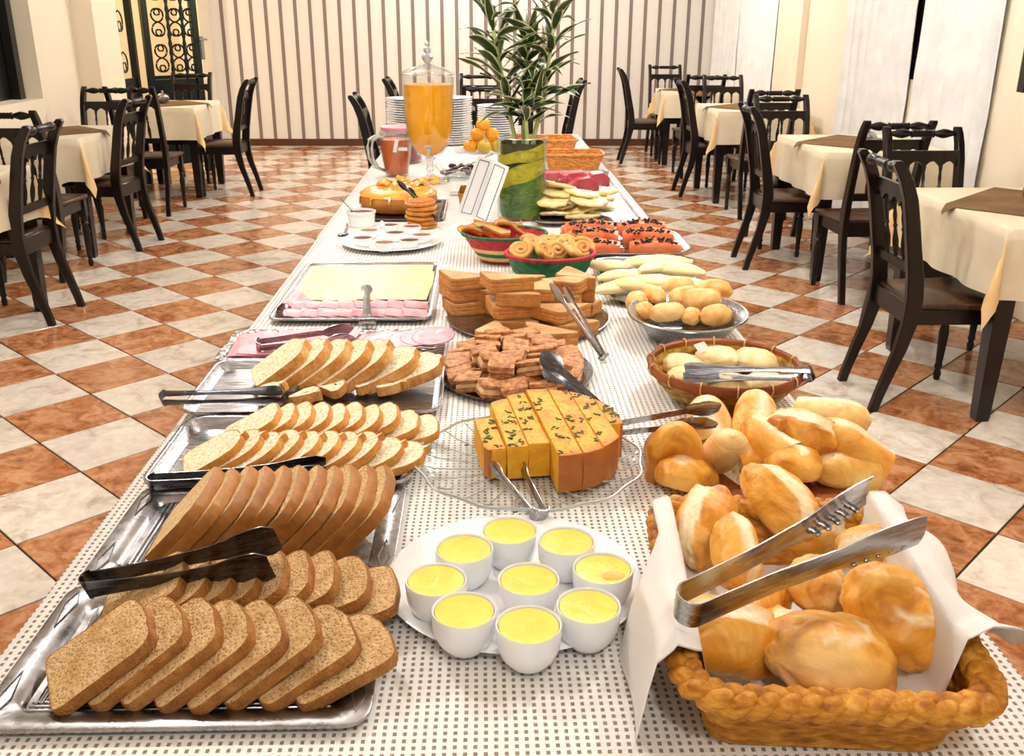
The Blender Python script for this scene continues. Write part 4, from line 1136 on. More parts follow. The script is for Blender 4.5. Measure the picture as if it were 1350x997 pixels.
MB().lathe([(.143, .060), (.1525, .060), (.1535, .076), (.150, .079), (.144, .076)], 64, cap=False).lathe([(.144, .076), (.143, .060)], 64, cap=False).obj('rim', M['bamboo_rim'], wb, smooth=60)
for k in range(14):
    a = 2*PI*k/14+.15
    MB().tube([((.1485+.0075*math.cos(b))*math.cos(a), (.1485+.0075*math.cos(b))*math.sin(a), .070+.012*math.sin(b)) for b in [2*PI*i/12 for i in range(12)]], .0016, 5, closed=True).obj('binding', M['natural_weave'], wb)
for px, py, zc, yw, sc, lab in [(900, 478, .035, 20, 1.05, 'cheese bun at the left of the bamboo basket'), (948, 468, .045, 60, 1.05, 'cheese bun at the back middle of the bamboo basket'),
    (1000, 472, .045, 10, 1.1, 'cheese bun at the back right of the bamboo basket'), (905, 495, .04, 0, .8, 'cheese bun by the tip of the tongs, bamboo basket'),
    (960, 503, .04, 30, 1.0, 'cheese bun below the tongs in the bamboo basket'), (1010, 502, .035, 80, 1.0, 'cheese bun below the tongs hinge in the bamboo basket')]:
    place_roll(CB[int(px) % 2], 'cheese_bun', px, py, zc+.010, yw, 6, 0, sc*1.12, lab, 'bun')
tag(MB().prism(rrect(.035, .022, .002, 2), 0, .0006).obj('paper_slip', M['napkin'], M=T(*at(925, 458, Z+.075)) @ R(40) @ R(40, 'X'), smooth=0), 'small white paper slip between the cheese buns', 'paper')

# ---------- steel bowl of soft buns
bc = V((.485, 2.205, 0))
sb = root('steel_bowl', 'wide oval steel bowl of soft golden buns', 'bowl', T(bc.x, bc.y, Z) @ R(-12))
MB().lathe([(0, 0), (.085, 0), (.095, .004), (.132, .045), (.150, .062), (.156, .064), (.157, .062), (.153, .066), (.148, .065), (.130, .048), (.092, .007), (0, .004)], 56, cap=False, wav=lambda k, a: .10*math.cos(2*a)*-.8).obj('bowl_body', M['steel'], sb, fix=True)
BUNS = [(840, 398, .045, 80, 1.0), (880, 413, .055, 15, 1.05), (862, 390, .055, 110, 1.0), (905, 392, .06, 10, 1.1), (925, 396, .06, 0, 1.2), (912, 418, .045, 60, .8), (945, 417, .05, 20, 1.0), (895, 380, .045, 20, 1.1), (940, 385, .04, 0, 1.2), (850, 412, .035, 40, .8), (925, 408, .03, 0, 1.0)]
for i, (px, py, zc, yw, sc) in enumerate(BUNS):
    lab = ['soft bun at the left rim of the steel bowl', 'big soft bun at the front left of the steel bowl', 'soft bun behind the front left one, steel bowl', 'long soft bun in the middle of the steel bowl', 'long soft bun at the top right of the steel bowl',
           'small round bun at the front middle of the steel bowl', 'soft bun at the front right of the steel bowl', 'soft bun at the back of the steel bowl by the melon', 'soft bun at the back right of the steel bowl', 'small soft bun low at the left rim of the steel bowl', 'soft bun deep in the steel bowl between the long ones'][i]
    place_roll(BN[i % 3], 'soft_bun', px, py-3, zc+.012, yw, -5, 5*i, sc*1.15, lab, 'bun')

# ---------- melon tray
M['melon'] = plain('pale_melon', '#f6dc92', .35, var='#faeac0', vs=18, bump=.0005)
M['melon_rind'] = plain('yellow_melon_edge', '#ecc84a', .35, var='#f2dc80', vs=20)
tray('melon_tray', 'steel tray of pale melon slices beside the bun bowl', V((.335, 2.45, 0)), V((.62, 2.45, 0)), V((.60, 2.95, 0)), V((.34, 2.95, 0)), Z+.001, .02, .012, .05, 'steel')
def wedge_mesh(L, W, H, seed):
    mb = MB(); rings = []
    for i in range(13):
        t = i/12; s = math.sin(PI*max(.04, min(.96, t)))**.55; x = (t-.5)*L; bend = .10*L*(1-(2*t-1)**2)
        ring = []
        for k in range(12):
            a = 2*PI*k/12; ring.append((x, bend + W/2*s*math.cos(a)*(1+.05*fb((t*3, a, seed))), H/2 + H/2*s*math.sin(a)))
        rings.append(ring)
    mb.loft(rings, mi=0)
    for i, f in enumerate(mb.f):
        if len(f) == 4 and sum(mb.v[q][2] for q in f)/4 < H*.3: mb.m[i] = 1
    return mb.mesh('melon_slice', [M['melon'], M['melon_rind']], 60)
WM = [wedge_mesh(.15, .066, .036, s) for s in (1, 2, 3)]
MEL = [(805, 352, .03, 170), (850, 350, .035, 10), (880, 345, .04, 160), (820, 368, .03, 15), (895, 360, .04, -20), (862, 372, .05, 175), (815, 384, .03, 20), (838, 380, .04, -15), (905, 375, .03, 150), (870, 356, .045, 30)]
for i, (px, py, zc, yw) in enumerate(MEL):
    p = at(px, py, Z+zc); o = link('melon_slice', WM[i % 3], M=T(p.x, p.y, Z+zc-.012) @ R(yw) @ R(8*math.sin(i*2), 'X'))
    tag(o, ['melon slice at the far left corner of its tray', 'long melon slice at the back of the tray', 'melon slice at the back right of the tray', 'melon slice by the left rim of the tray', 'melon slice by the right rim of the tray', 'melon slice on top in the middle of the tray', 'melon slice at the front left corner of the tray', 'melon slice in front beside the steel bun bowl', 'melon slice at the right, partly behind the buns', 'melon slice resting across the back pieces'][i], 'melon slice')

# ---------- papaya tray
M['papaya'] = plain('papaya_flesh', '#ee6a34', .3, var='#f59a66', vs=25, bump=.0006)
M['seed'] = plain('black_papaya_seeds', '#14100e', .25, var='#2c2420', vs=200)
o, w, h = tray('papaya_tray', 'oval steel tray of papaya pieces with black seeds', V((.26, 3.0, 0)), V((.70, 3.0, 0)), V((.66, 3.42, 0)), V((.26, 3.42, 0)), Z+.001, .018, .015, .12, 'steel')
def papaya(seed):
    mb = MB(); rings = []
    for i in range(11):
        t = i/10; x = (t-.5)*.165; w = .024*(.75+.25*math.sin(PI*t))
        z0, z1 = 0, .030+.012*math.sin(PI*t)
        rings.append([(x, -w, z0), (x, w, z0), (x, w*1.05, z1*.7), (x, w*.7, z1), (x, 0, z1-.008), (x, -w*.7, z1), (x, -w*1.05, z1*.7)])
    mb.loft(rings)
    for k in range(len(mb.v)):
        v = mb.v[k]; mb.v[k] = (v[0], v[1]+.002*fb((v[0]*30, v[1]*30, seed)), v[2]+.002*fb((v[0]*30, v[1]*40, seed+3)))
    rd = random.Random(seed); sd = MB()
    for k in range(60):
        x = rd.uniform(-.07, .07); y = rd.gauss(0, .008); sd.ball((x, y, .031+.010*math.sin(PI*(x/.165+.5))+rd.uniform(-.002, .004)), .0042*rd.uniform(.7, 1.2), 6, 4)
    return mb.mesh('papaya_piece', M['papaya'], 50), sd.mesh('seeds', M['seed'], 180)
PP = [papaya(s) for s in (1, 2, 3)]
k = 0
for ci, cx_ in enumerate((.355, .545)):
    for ri in range(5):
        y = 3.06 + ri*.068; zz = .012 + (.0 if ri < 4 else .0); b, s_ = PP[k % 3]
        o = link('papaya_piece', b, M=T(cx_ + .01*math.sin(k*3), y, Z+zz + (.022 if ri % 2 else 0)) @ R(4*math.sin(k*5)) @ R(16, 'X')); sd = link('seeds', s_, o); sd['kind'] = 'stuff'
        tag(o, 'papaya piece with black seeds, %s from the front in the %s column' % (ORD[ri], ('left', 'right')[ci]), 'papaya'); k += 1

# ---------- far fruit tray: pineapple and watermelon
M['pine'] = plain('pineapple_flesh', '#f8da80', .35, var='#fbecc0', vs=22, bump=.001, bs=80)
M['wmelon'] = plain('watermelon_flesh', '#e8425a', .35, var='#f58c92', vs=14, bump=.0006)
M['rind'] = plain('pale_green_rind', '#cfe0a8', .4, var='#9cbf74', vs=10)
tray('fruit_tray', 'long steel tray of pineapple and watermelon behind the papaya', V((.15, 3.50, 0)), V((.62, 3.50, 0)), V((.62, 4.82, 0)), V((.22, 4.82, 0)), Z+.002, .02, .02, .06, 'steel')
def pine_mesh(seed):
    mb = MB(); N = 30
    def rg(r, z): return [(r*(1+.05*math.sin(9*2*PI*j/N)+.03*fb((j*.7, seed, 0)))*math.cos(2*PI*j/N), r*(1+.05*math.sin(9*2*PI*j/N))*math.sin(2*PI*j/N), z+.003*fb((j*.4, seed, z*30))) for j in range(N)]
    mb.loft([rg(.012, .006), rg(.06, 0), rg(.068, .006), rg(.066, .013), rg(.02, .016), rg(.012, .010)], caps=True)
    return mb.mesh('pineapple_slice', M['pine'], 60)
PM = [pine_mesh(1), pine_mesh(2)]
for i in range(14):
    col, lay = i % 2, i//2
    x = .27+.12*col+.02*math.sin(i*4); y = 3.66 + .05*(lay % 3)+.02*math.cos(i*3); z = .012+.019*lay
    if i >= 11: x, y = .45+.02*math.sin(i), 3.70+.05*(i-11); z = .03+.02*(i-11)
    o = link('pineapple_slice', PM[i % 2], M=T(x, y, Z+z) @ R(31*i) @ R(-12+6*math.sin(i), 'X') @ S(1.05))
    tag(o, 'pale pineapple slice, %s from the bottom of the %s side of the stack' % (ORD[lay] if i < 12 else ORD[i-6], 'right' if col else 'left'), 'pineapple slice', 'stacked pineapple slices')
MB_w = MB().prism([(-.075, 0), (.075, 0), (.05, .035), (0, .05), (-.05, .035)], -.009, .009, R(90, 'X'))
wm_me = MB_w.mesh('watermelon_slice', M['wmelon'], 30)
wm_r = MB().tube([(-.076, 0, -.002), (0, 0, -.004), (.076, 0, -.002)], .005, 6).mesh('rind', M['rind'], 60)
for i in range(8):
    p = V((.26+.028*i + .02*math.sin(i*2), 4.12+.04*math.cos(i*1.7), 0))
    o = link('watermelon_slice', wm_me, M=T(p.x, p.y, Z+.05+.012*(i % 3)) @ R(-20+8*i) @ R(25, 'X') @ R(14, 'Y') @ S(1.15)); link('rind', wm_r, o)
    tag(o, 'pink watermelon wedge, %s from the left, behind the pineapple' % ORD[i], 'watermelon slice', 'pink watermelon wedges')

# ---------- wicker baskets at the far right end
def loaf_basket(label, x, y, z, w, l, h, rz):
    b = root('wicker_basket', label, 'basket', T(x, y, z) @ R(rz))
    rg = basket_wall(0, 0, w*.84, l*.84, w, l, .003, h, .03, 7, 44, .0015)
    MB().loft(rg, caps=False).loft([[(a*.98, c_*.98, e) for a, c_, e in r] for r in reversed(rg)], caps=False).obj('woven_wall', M['wicker'], b, smooth=70)
    MB().prism(rrect(w*.84, l*.84, .03), .001, .006).obj('base', M['wicker'], b, smooth=40)
    rm = [(a, c_, h+.002) for a, c_ in rrect(w+.006, l+.006, .035, 6)]
    MB().tube(rm, .007, 8, closed=True, ).obj('rim', M['wicker'], b, smooth=180)
loaf_basket('orange wicker basket at the far right end of the buffet', .455, 5.03, Z+.002, .30, .22, .075, 0)
loaf_basket('orange wicker basket behind the other one, by the vase', .33, 5.45, Z+.002, .34, .26, .10, 4)

# ---------- red and green straw baskets
def mini_basket(label, x, y, rb, rt, h, rowcol, rimc, rz=0, sy=.8):
    b = root('straw_basket', label, 'basket', T(x, y, Z+.001) @ R(rz))
    names = ['red_weave', 'green_weave', 'natural_weave']
    weave_lathe([(rb, .003), (rb*1.06, h*.1), ((rb+rt)/2*1.06, h*.55), (rt, h)], 30, 9, .0018, 'woven_wall', [M[k] for k in names], b, rowmat=lambda r: rowcol[r], sy=sy)
    MB().lathe([(0, .002), (rb, .002), (rb, .007), (0, .007)], 32, S(1, sy, 1)).obj('base', M['red_weave'], b)
    rimp = [(rt*1.01*math.cos(a), sy*rt*1.01*math.sin(a), h) for a in [2*PI*i/60 for i in range(60)]]
    for pts in braid(rimp, .0028, .003, 40, 2, steps=240): MB().tube(pts, .0045, 5, closed=True).obj('rim_strand', M[rimc], b, smooth=180)
    return b
mini_basket('red straw basket with a green rim and green band', .062, 2.995, .075, .13, .088, [0, 0, 0, 2, 1, 2, 0, 0, 0], 'green_weave')
mini_basket('green straw basket with a red rim and red band, in front of the other', .188, 2.715, .085, .127, .088, [1, 1, 2, 0, 2, 1, 1, 1, 1], 'red_weave', 5)
M['chip'] = plain('fried_golden_crisp', '#e6b566', .5, var='#c98a3a', vs=25, bump=.001, bs=90)
M['filling_brown'] = plain('browned_filling', '#7a3d18', .5, var='#a8662c', vs=60, bump=.001)
def crisp(seed, L=.075, W=.04):
    mb = MB().grid(lambda u, v: ((u-.5)*L, (v-.5)*W*(1-.5*(2*u-1)**2), .012*math.sin(u*3+seed)+.01*(2*v-1)**2+.003*fb((u*4, v*4, seed))), 10, 6, thick=.006)
    return mb.mesh('bread_crisp', M['chip'], 60)
CP = [crisp(s) for s in (1, 2, 3)]
for i, (px, py, yw) in enumerate([(630, 303, 10), (655, 298, 60), (640, 296, -20), (670, 300, 20), (690, 302, -30), (680, 295, 80), (620, 306, 40), (655, 305, 0), (697, 299, 10)]):
    p = at(px, py, Z+.085); o = link('bread_crisp', CP[i % 3], M=T(p.x, p.y, Z+.075+.004*(i % 4)) @ R(yw) @ R(20*math.sin(i), 'X')@S(1.15))
    tag(o, 'golden toasted crisp in the green-rimmed basket, %s' % ['at the left rim', 'behind the front one', 'at the back left', 'in the middle', 'at the right', 'at the back right', 'lowest at the left', 'at the front middle', 'at the right rim'][i], 'crisp', 'toasted crisps in the green-rimmed basket')
def swirl_cookie(seed, r=.026):
    mb = MB(); pts = spiral(0, 0, .003, r, seed, 2.2, 1, 40)
    mb.tube([(x, z, .012) for x, _, z in pts], lambda t: .0075, 7)
    return mb.mesh('swirl_pastry', M['chip'], 180)
SP = [swirl_cookie(s) for s in (0, 1, 2)]
core = MB().lathe([(0, .004), (.02, .004), (.02, .016), (0, .017)], 16).mesh('filling', M['filling_brown'], 40)
for i, (px, py, yw, rx) in enumerate([(685, 330, 0, 40), (700, 322, 30, 20), (715, 333, 60, 45), (733, 328, 10, 60), (745, 322, 0, 20), (752, 333, 80, 35), (722, 320, 0, 15), (768, 327, 0, 50)]):
    p = at(px, py, Z+.09); o = link('swirl_pastry', SP[i % 3], M=T(p.x, p.y, Z+.082) @ R(yw) @ R(rx, 'X') @ S(1.25)); link('filling', core, o)
    tag(o, 'rolled golden pastry, %s in the red-rimmed basket' % ORD[i], 'pastry', 'rolled pastries in the red-rimmed basket')

# ---------- toast sandwiches
M['toast'] = plain('toasted_bread_face', '#e0b684', .7, var='#b47e46', vs=16, bump=.0012, bs=140)
M['toast_edge'] = plain('toast_edge', '#b9783a', .65, var='#d39a56', vs=60, bump=.0012, bs=120)
M['cheese_fill'] = plain('melted_cheese', '#e6a248', .4, var='#c0703a', vs=90, bump=.0015, bs=120)
sp_c = V((.108, 2.36, 0))
MB_o = root('sandwich_platter', 'oval steel platter under the toast sandwiches', 'platter', T(sp_c.x, sp_c.y, Z+.001))
MB().lathe([(0, 0), (.19, 0), (.20, .003), (.208, .010), (.2095, .0115), (.206, .012), (.196, .006), (0, .004)], 56, cap=False).obj('platter_body', M['steel'], MB_o, M=S(1.0, 1.12, 1), fix=True)
def tri_sandwich(seed, a=.120):
    tri = [(0, 0), (a, 0), (0, a*.95)]
    def outl(ins, jit):
        cx, cy = a/3, a*.32; out = []
        for i in range(3):
            p, q = tri[i], tri[(i+1) % 3]
            for k in range(5):
                t = k/5+.1; x, y = p[0]+(q[0]-p[0])*t, p[1]+(q[1]-p[1])*t
                v = V((cx-x, cy-y)); v = v/v.length; out.append((x+v.x*ins+.0012*fb((x*60, y*60, seed+jit)), y+v.y*ins+.0012*fb((y*60, x*60, seed+jit))))
        return out
    def slab(z0, z1, j): 
        A, B = outl(.0015, j), outl(0, j); mb = MB()
        return mb.loft([[(x, y, z0) for x, y in A], [(x, y, z0+.002) for x, y in B], [(x, y, z1-.002) for x, y in B], [(x, y, z1) for x, y in A]])
    bot = slab(0, .013, 0); top = slab(.019, .032, 3)
    fil = slab(.0115, .0205, 6)
    def mm(mb, nm):
        for i, f in enumerate(mb.f): mb.m[i] = 0 if len(f) > 4 else 1
        me = mb.mesh(nm, [M['toast'], M['toast_edge']], 40); return me
    return mm(top, 'toast_sandwich'), mm(bot, 'lower_slice'), fil.mesh('filling', M['cheese_fill'], 40)
TSW = [tri_sandwich(s) for s in (1, 2, 3)]
def sandwich(x, y, z, rz, i, lab):
    a, b, c_ = TSW[i % 3]; o = link('toast_sandwich', a, M=T(x, y, Z+z) @ R(rz) @ R(random.uniform(-2, 2), 'X')); link('lower_slice', b, o); link('filling', c_, o)
    tag(o, lab, 'sandwich')
n_ = 0
piles = [((-.045, 2.44), 3, 200-180, 'left'), ((-.005, 2.50), 2, 330, 'back left'), ((.055, 2.30), 4, 8, 'front middle'), ((.005, 2.22), 1, -30, 'front left low'), ((.115, 2.55), 2, 20, 'back middle'),
         ((.205, 2.34), 3, 95, 'middle right'), ((.215, 2.49), 3, 340, 'back right'), ((.27, 2.40), 3, 60, 'right end'), ((.14, 2.19), 1, 15, 'front low'), ((.215, 2.25), 2, 30, 'front right'), ((.10, 2.42), 2, 50, 'centre')]
for (x, y), cnt, rz, where in piles:
    for k in range(cnt):
        pos_ = ['bottom', 'second from the bottom', 'third from the bottom', 'fourth, topmost'][k] if cnt > 1 else 'single'
        if cnt > 1 and k == cnt-1: pos_ = 'topmost'
        sandwich(x-.035 + random.uniform(-.006, .006), y-.085+random.uniform(-.006, .006), .006+.0335*k, rz+random.uniform(-9, 9)+(12 if k % 2 else -6), n_, '%s triangular toast sandwich of the %s stack' % (pos_, where)); n_ += 1

# ---------- chopped savoury pie
M['pie'] = plain('browned_pie', '#8a4a20', .6, var='#dea46a', vs=85, bump=.004, bs=90, detail=8)
M['pie_fill'] = plain('ham_cheese_filling', '#efcf92', .5, var='#c98a72', vs=60, bump=.002, bs=90)
pp = root('pie_platter', 'oval steel platter under the chopped savoury pie', 'platter', T(.062, 1.945, Z+.001))
MB().lathe([(0, 0), (.145, 0), (.155, .003), (.168, .011), (.1695, .0125), (.166, .0125), (.152, .006), (0, .004)], 56, cap=False).obj('platter_body', M['steel'], pp, M=S(1.0, 1.14, 1), fix=True)
def pie_piece(seed):
    out = []
    for nm, z0, z1, mat, ins in (('pie_piece', .021, .032, 'pie', 0), ('lower_crust', 0, .011, 'pie', .001), ('filling', .010, .0215, 'pie_fill', .001)):
        mb = MB(); rings = []
        for q, z in ((.003, z0), (0, z0+.002), (0, z1-.002), (.003, z1)):
            rings.append([(x + .003*fb((x*45, y*45, z*60+seed)), y + .003*fb((y*45, x*45, z*60+seed)), z + .0022*fb((x*60, y*60, seed*2+z*20))) for x, y in rrect(.054-2*(q+ins), .040-2*(q+ins), .004, 3)])
        mb.loft(rings); out.append(mb.mesh(nm, M[mat], 50))
    return out
PC = [pie_piece(s) for s in (1, 2, 3, 4)]
rd = random.Random(5); cnt = 0
for row in range(8):
    y = 1.795 + row*.041
    half = .145*math.sqrt(max(0, 1-((y-1.945)/.18)**2))
    nn = max(1, int(2*half/.052))
    for k in range(nn):
        x = .062 - half + .026 + k*(2*half-.052)/max(1, nn-1) + rd.uniform(-.004, .004)
        lay = 2 if (abs(x-.062) < .09 and 1.83 < y < 2.06) else 1
        for l_ in range(lay):
            a, b, c_ = PC[cnt % 4]
            o = link('pie_piece', a, M=T(x, y+rd.uniform(-.003, .003), Z+.006+.031*l_+rd.uniform(0, .004)) @ R(rd.uniform(-22, 22)) @ R(rd.uniform(-14, 14), 'X') @ R(rd.uniform(-12, 12), 'Y')); link('lower_crust', b, o); link('filling', c_, o)
            tag(o, 'chopped pie piece, %s from left, %s row from front, %s layer' % (ORD[k], ORD[row], 'upper' if l_ else 'lower'), 'pie piece', 'chopped savoury pie'); cnt += 1

# ------------------------------------------------------------------ cheese and ham on the big steel tray
M['cheese'] = plain('sliced_yellow_cheese', '#f4d27c', .4, var='#f8e09a', vs=10, bump=.0004)
M['ham'] = plain('sliced_pink_ham', '#e294a0', .35, var='#f0b8be', vs=35, bump=.0006)
M['ham_dark'] = plain('cured_pink_ham', '#d8808e', .35, var='#e8a0aa', vs=25, bump=.0004)
M['ham_edge'] = plain('ham_rim', '#c0606c', .4)
def sheet(w, h, seed, curl=.004, t=.0016, r=.012):
    return lambda u, v: ((u-.5)*w, (v-.5)*h, .0009*fb((u*3, v*3, seed)) + .0005*math.sin(u*9+seed))
CH = [MB().grid(sheet(.10, .105, s), 8, 8, thick=.002).mesh('cheese_slice', M['cheese'], 60) for s in (1, 2, 3)]
def on_tray(u, v):  # u,v in 0..1 over the cheese tray's floor
    a = V((-.515, 2.335, 0)).lerp(V((-.143, 2.335, 0)), u); b = V((-.54, 2.885, 0)).lerp(V((-.158, 2.885, 0)), u)
    return a.lerp(b, v)
for r_ in range(4):
    for k in range(8):
        p = on_tray(.13+.105*k+random.uniform(-.02, .02), .90-.155*r_+random.uniform(-.015, .015))
        o = link('cheese_slice', CH[(r_+k) % 3], M=T(p.x, p.y, Z+.0065+.0016*(3-r_)+.0004*k) @ R(random.uniform(-6, 6)) @ R(-1.0, 'Y') @ R(.9, 'X'))
        tag(o, 'yellow cheese slice, %s from the left in the %s row from the back' % (ORD[k], ORD[r_]), 'cheese slice', 'overlapping cheese slices')
def fold_ham(seed, w=.062, h=.075):
    def fn(u, v):
        a = (v-.5)*2.1
        return ((u-.5)*w + .003*math.sin(v*7+seed), .024*math.sin(a)*1.25, .020*math.cos(a)-.008 + .003*fb((u*3, v*3, seed)))
    return MB().grid(fn, 6, 10, thick=.0016).mesh('ham_slice', M['ham'], 70)
HMF = [fold_ham(s) for s in (1, 2, 3)]
for r_ in range(2):
    for k in range(8):
        p = on_tray(.10+.115*k, .20-.135*r_)
        o = link('ham_slice', HMF[(r_*2+k) % 3], M=T(p.x, p.y, Z+.012) @ R(6*math.sin(k*2+r_)) @ R(6, 'Y') @ S(1.0, 1.1, .8))
        tag(o, 'folded pale pink ham slice, %s from the left in the %s row before the cheese' % (ORD[k], ('back', 'front')[r_]), 'ham slice', 'folded ham slices before the cheese')
p = on_tray(.02, .25)
tag(MB().grid(lambda u, v: ((u-.5)*.05+.01*v, (v-.5)*.13, .012+.014*math.sin(u*4)+.003*fb((u*3, v*4, 2))), 8, 10, thick=.002).obj('ham_slice', M['ham'], smooth=60, M=T(p.x, p.y, Z+.006)), 'crumpled pink ham slice in the front left corner of the cheese tray', 'ham slice')

# pink ham on foil
disc = []
for s in (1, 2):
    def fn(u, v, s=s): 
        a = 2*PI*v; r = .052*u; return (r*math.cos(a)*.95, r*math.sin(a)*1.25, .0016*fb((u*2, math.cos(a)*2, s)) + .001)
    disc.append((MB().grid(fn, 5, 28, thick=.0022).mesh('ham_slice', M['ham_dark'], 60), MB().tube([(.052*math.cos(a)*.95, .065*math.sin(a), .0002) for a in [2*PI*i/30 for i in range(30)]], .0014, 5, closed=True).mesh('rim', M['ham_edge'], 180)))
for k in range(9):
    a, b = disc[k % 2]
    o = link('ham_slice', a, M=T(-.345+.026*k + (.002*k if k > 4 else 0), 2.135+.004*math.sin(k*2), Z+.007+.0024*(9-k)*0+.0026*k) @ R(5*math.sin(k)) @ R(-4, 'Y')); link('rim', b, o)
    tag(o, 'round pink ham slice, %s from the left in the fan on foil' % ORD[k], 'ham slice', 'fanned round ham slices on foil')
for k in range(6):
    me = MB().grid(lambda u, v, k=k: ((u-.5)*.13, (v-.5)*.165, .002*fb((u*3, v*3, k))+.0015*math.sin(u*6+k)), 10, 10, thick=.0022).mesh('ham_sheet', M['ham_dark'], 60)
    o = link('ham_sheet', me, M=T(-.52+.03*k, 2.14, Z+.008+.0026*k) @ R([3, -5, 8, -3, 5, -8][k]) )
    tag(o, 'large dark pink ham sheet, %s from the left on the foil' % ORD[k], 'ham slice', 'large ham sheets on foil')

# ------------------------------------------------------------------ pumpkin cake, cut in strips
M['pumpkin'] = plain('bright_pumpkin_crumb', '#e89a10', .7, var='#f5b82a', vs=40, bump=.0015, bs=150)
def m_top():
    m = Mat('herbed_pumpkin_top', .5); v = m.coord('Object'); n = m.noise(v, 25, 5); h = m.noise(v, 110, 4, .65, 1.5); f = m.vor(v, 300)
    c = m.ramp(n, [(.35, '#e08a14'), (.55, '#eeb42e'), (.75, '#d4761c')])
    x_, y_, z_ = m.xyz(v); rr_ = m.math('SQRT', m.math('ADD', m.math('MULTIPLY', x_, x_), m.math('MULTIPLY', y_, y_)))
    c = m.mix(m.ramp(m.math('ADD', m.math('MULTIPLY', rr_, 6.0), m.math('MULTIPLY', n, .25)), [(.78, 0.0), (.95, .85)]), c, '#c8661a')
    c = m.mix(m.ramp(h, [(.57, 0.0), (.63, .85)]), c, '#6a5a18'); m.color(c); m.bump(h, .0015); return m.mat
M['pk_top'] = m_top()
M['pk_crust'] = plain('browned_cake_crust', '#a5591c', .5, var='#c47a2c', vs=18, bump=.0015, bs=110, rnd=False)
M['herb'] = plain('dark_green_herb', '#3c4a14', .6, var='#566322', vs=200)
KC = at(716, 590, Z+.04); KC = V((.103, 1.525, 0)); KR = .132; KHH = (.052, .058, .060, .066, .066, .066, .064)
kd = math.radians(98)          # direction of the cuts (away from the camera), slightly turned
ku = V((math.cos(kd), math.sin(kd), 0)); kv = V((ku.y, -ku.x, 0))
cuts = [(-.118, -.082, -.07, .05), (-.081, -.047, -.072, .118), (-.046, -.010, -.074, .2), (-.009, .031, -.2, .2), (.032, .068, -.2, .2), (.069, .105, -.112, .2), (.106, .132, -.03, .2)]
rd = random.Random(3)
for i, (a, b, f0, f1) in enumerate(cuts):
    poly = []; fl = []; KH = KHH[i]
    def edge(x): return math.sqrt(max(0, KR*KR - x*x))
    # near boundary from a to b, then far boundary back
    for k in range(7):
        x = a+(b-a)*k/6; e = -edge(x); y = max(e, f0); poly.append((x, y)); fl.append(y > e+1e-6)
    for k in range(7):
        x = b+(a-b)*k/6; e = edge(x); y = min(e, f1); poly.append((x, y)); fl.append(y < e-1e-6)
    if i == 0: poly = [p for p in poly]
    n = len(poly); gap_ = [0, .006, .001, 0, .0015, .001, .0005][i]
    lift_ = 0; mb = MB()
    def ring(z, ins):
        cx = sum(p[0] for p in poly)/n; cy = sum(p[1] for p in poly)/n
        return [(x+(cx-x)*ins + .0012*fb((x*50, y*50, z*50+i)), y+(cy-y)*ins*.3 + .0012*fb((y*50, x*50, z*50)), z) for x, y in poly]
    mb.loft([ring(0, .02), ring(.004, 0), ring(KH*.5, 0), ring(KH-.006, 0), ring(KH-.001, .02), ring(KH, .06)])
    for q, f in enumerate(mb.f):
        if len(f) > 4: mb.m[q] = 2 if q == len(mb.f)-1 else 1
        else:
            j = q % n; z = sum(mb.v[t][2] for t in f)/4
            pa, pb = poly[j], poly[(j+1) % n]; rr = math.hypot((pa[0]+pb[0])/2, (pa[1]+pb[1])/2)
            outer = rr > KR*.965
            mb.m[q] = 2 if z > KH-.0008 else (1 if outer else 0)
    Mx = Matrix((kv, ku*1.12, V((0, 0, 1)))).transposed().to_4x4(); Mx.translation = V((KC.x, KC.y, Z+.0065)) - ku*gap_
    o = mb.obj('cake_slice', [M['pumpkin'], M['pk_crust'], M['pk_top']], smooth=35, M=Mx)
    tag(o, ['end piece with brown crust at the left of the pumpkin cake', 'yellow cut strip, second from the left in the pumpkin cake', 'yellow cut strip, third from the left, ending short', 'long strip with brown crust front, left of the front cut', 'long strip with brown crust front, right of the front cut', 'pumpkin cake strip with bright orange cut side at the right', 'curved outer strip at the right of the pumpkin cake'][i], 'cake')
    hb = MB()
    for k in range(26):
        x = rd.uniform(a+.003, b-.003); e = edge(x); y = rd.uniform(max(-e, f0)+.008, min(e, f1)-.008)
        if k % 3 == 0: gx, gy = x, y
        else: x, y = min(b-.004, max(a+.004, gx+rd.uniform(-.008, .008))), gy+rd.uniform(-.008, .008)
        hb.box((0, 0, 0), (rd.uniform(.003, .010), rd.uniform(.0015, .004), .0014), T(x, y, KH+.0008) @ R(rd.uniform(0, 180)))
    h_ = hb.obj('herb_flakes', M['herb'], o, smooth=0); h_['kind'] = 'stuff'
for i, (px, py) in enumerate([(615, 587), (679, 675)]):
    p = at(px, py, Z+.006)
    tag(MB().box((0, 0, 0), (.007, .003, .002), R(20)).box((.003, .002, .001), (.003, .004, .002)).obj('herb_crumb', M['herb'], M=T(p), smooth=0), ['dark herb crumb on the glass plate left of the cake', 'dark herb crumb at the front of the glass plate'][i], 'crumb')

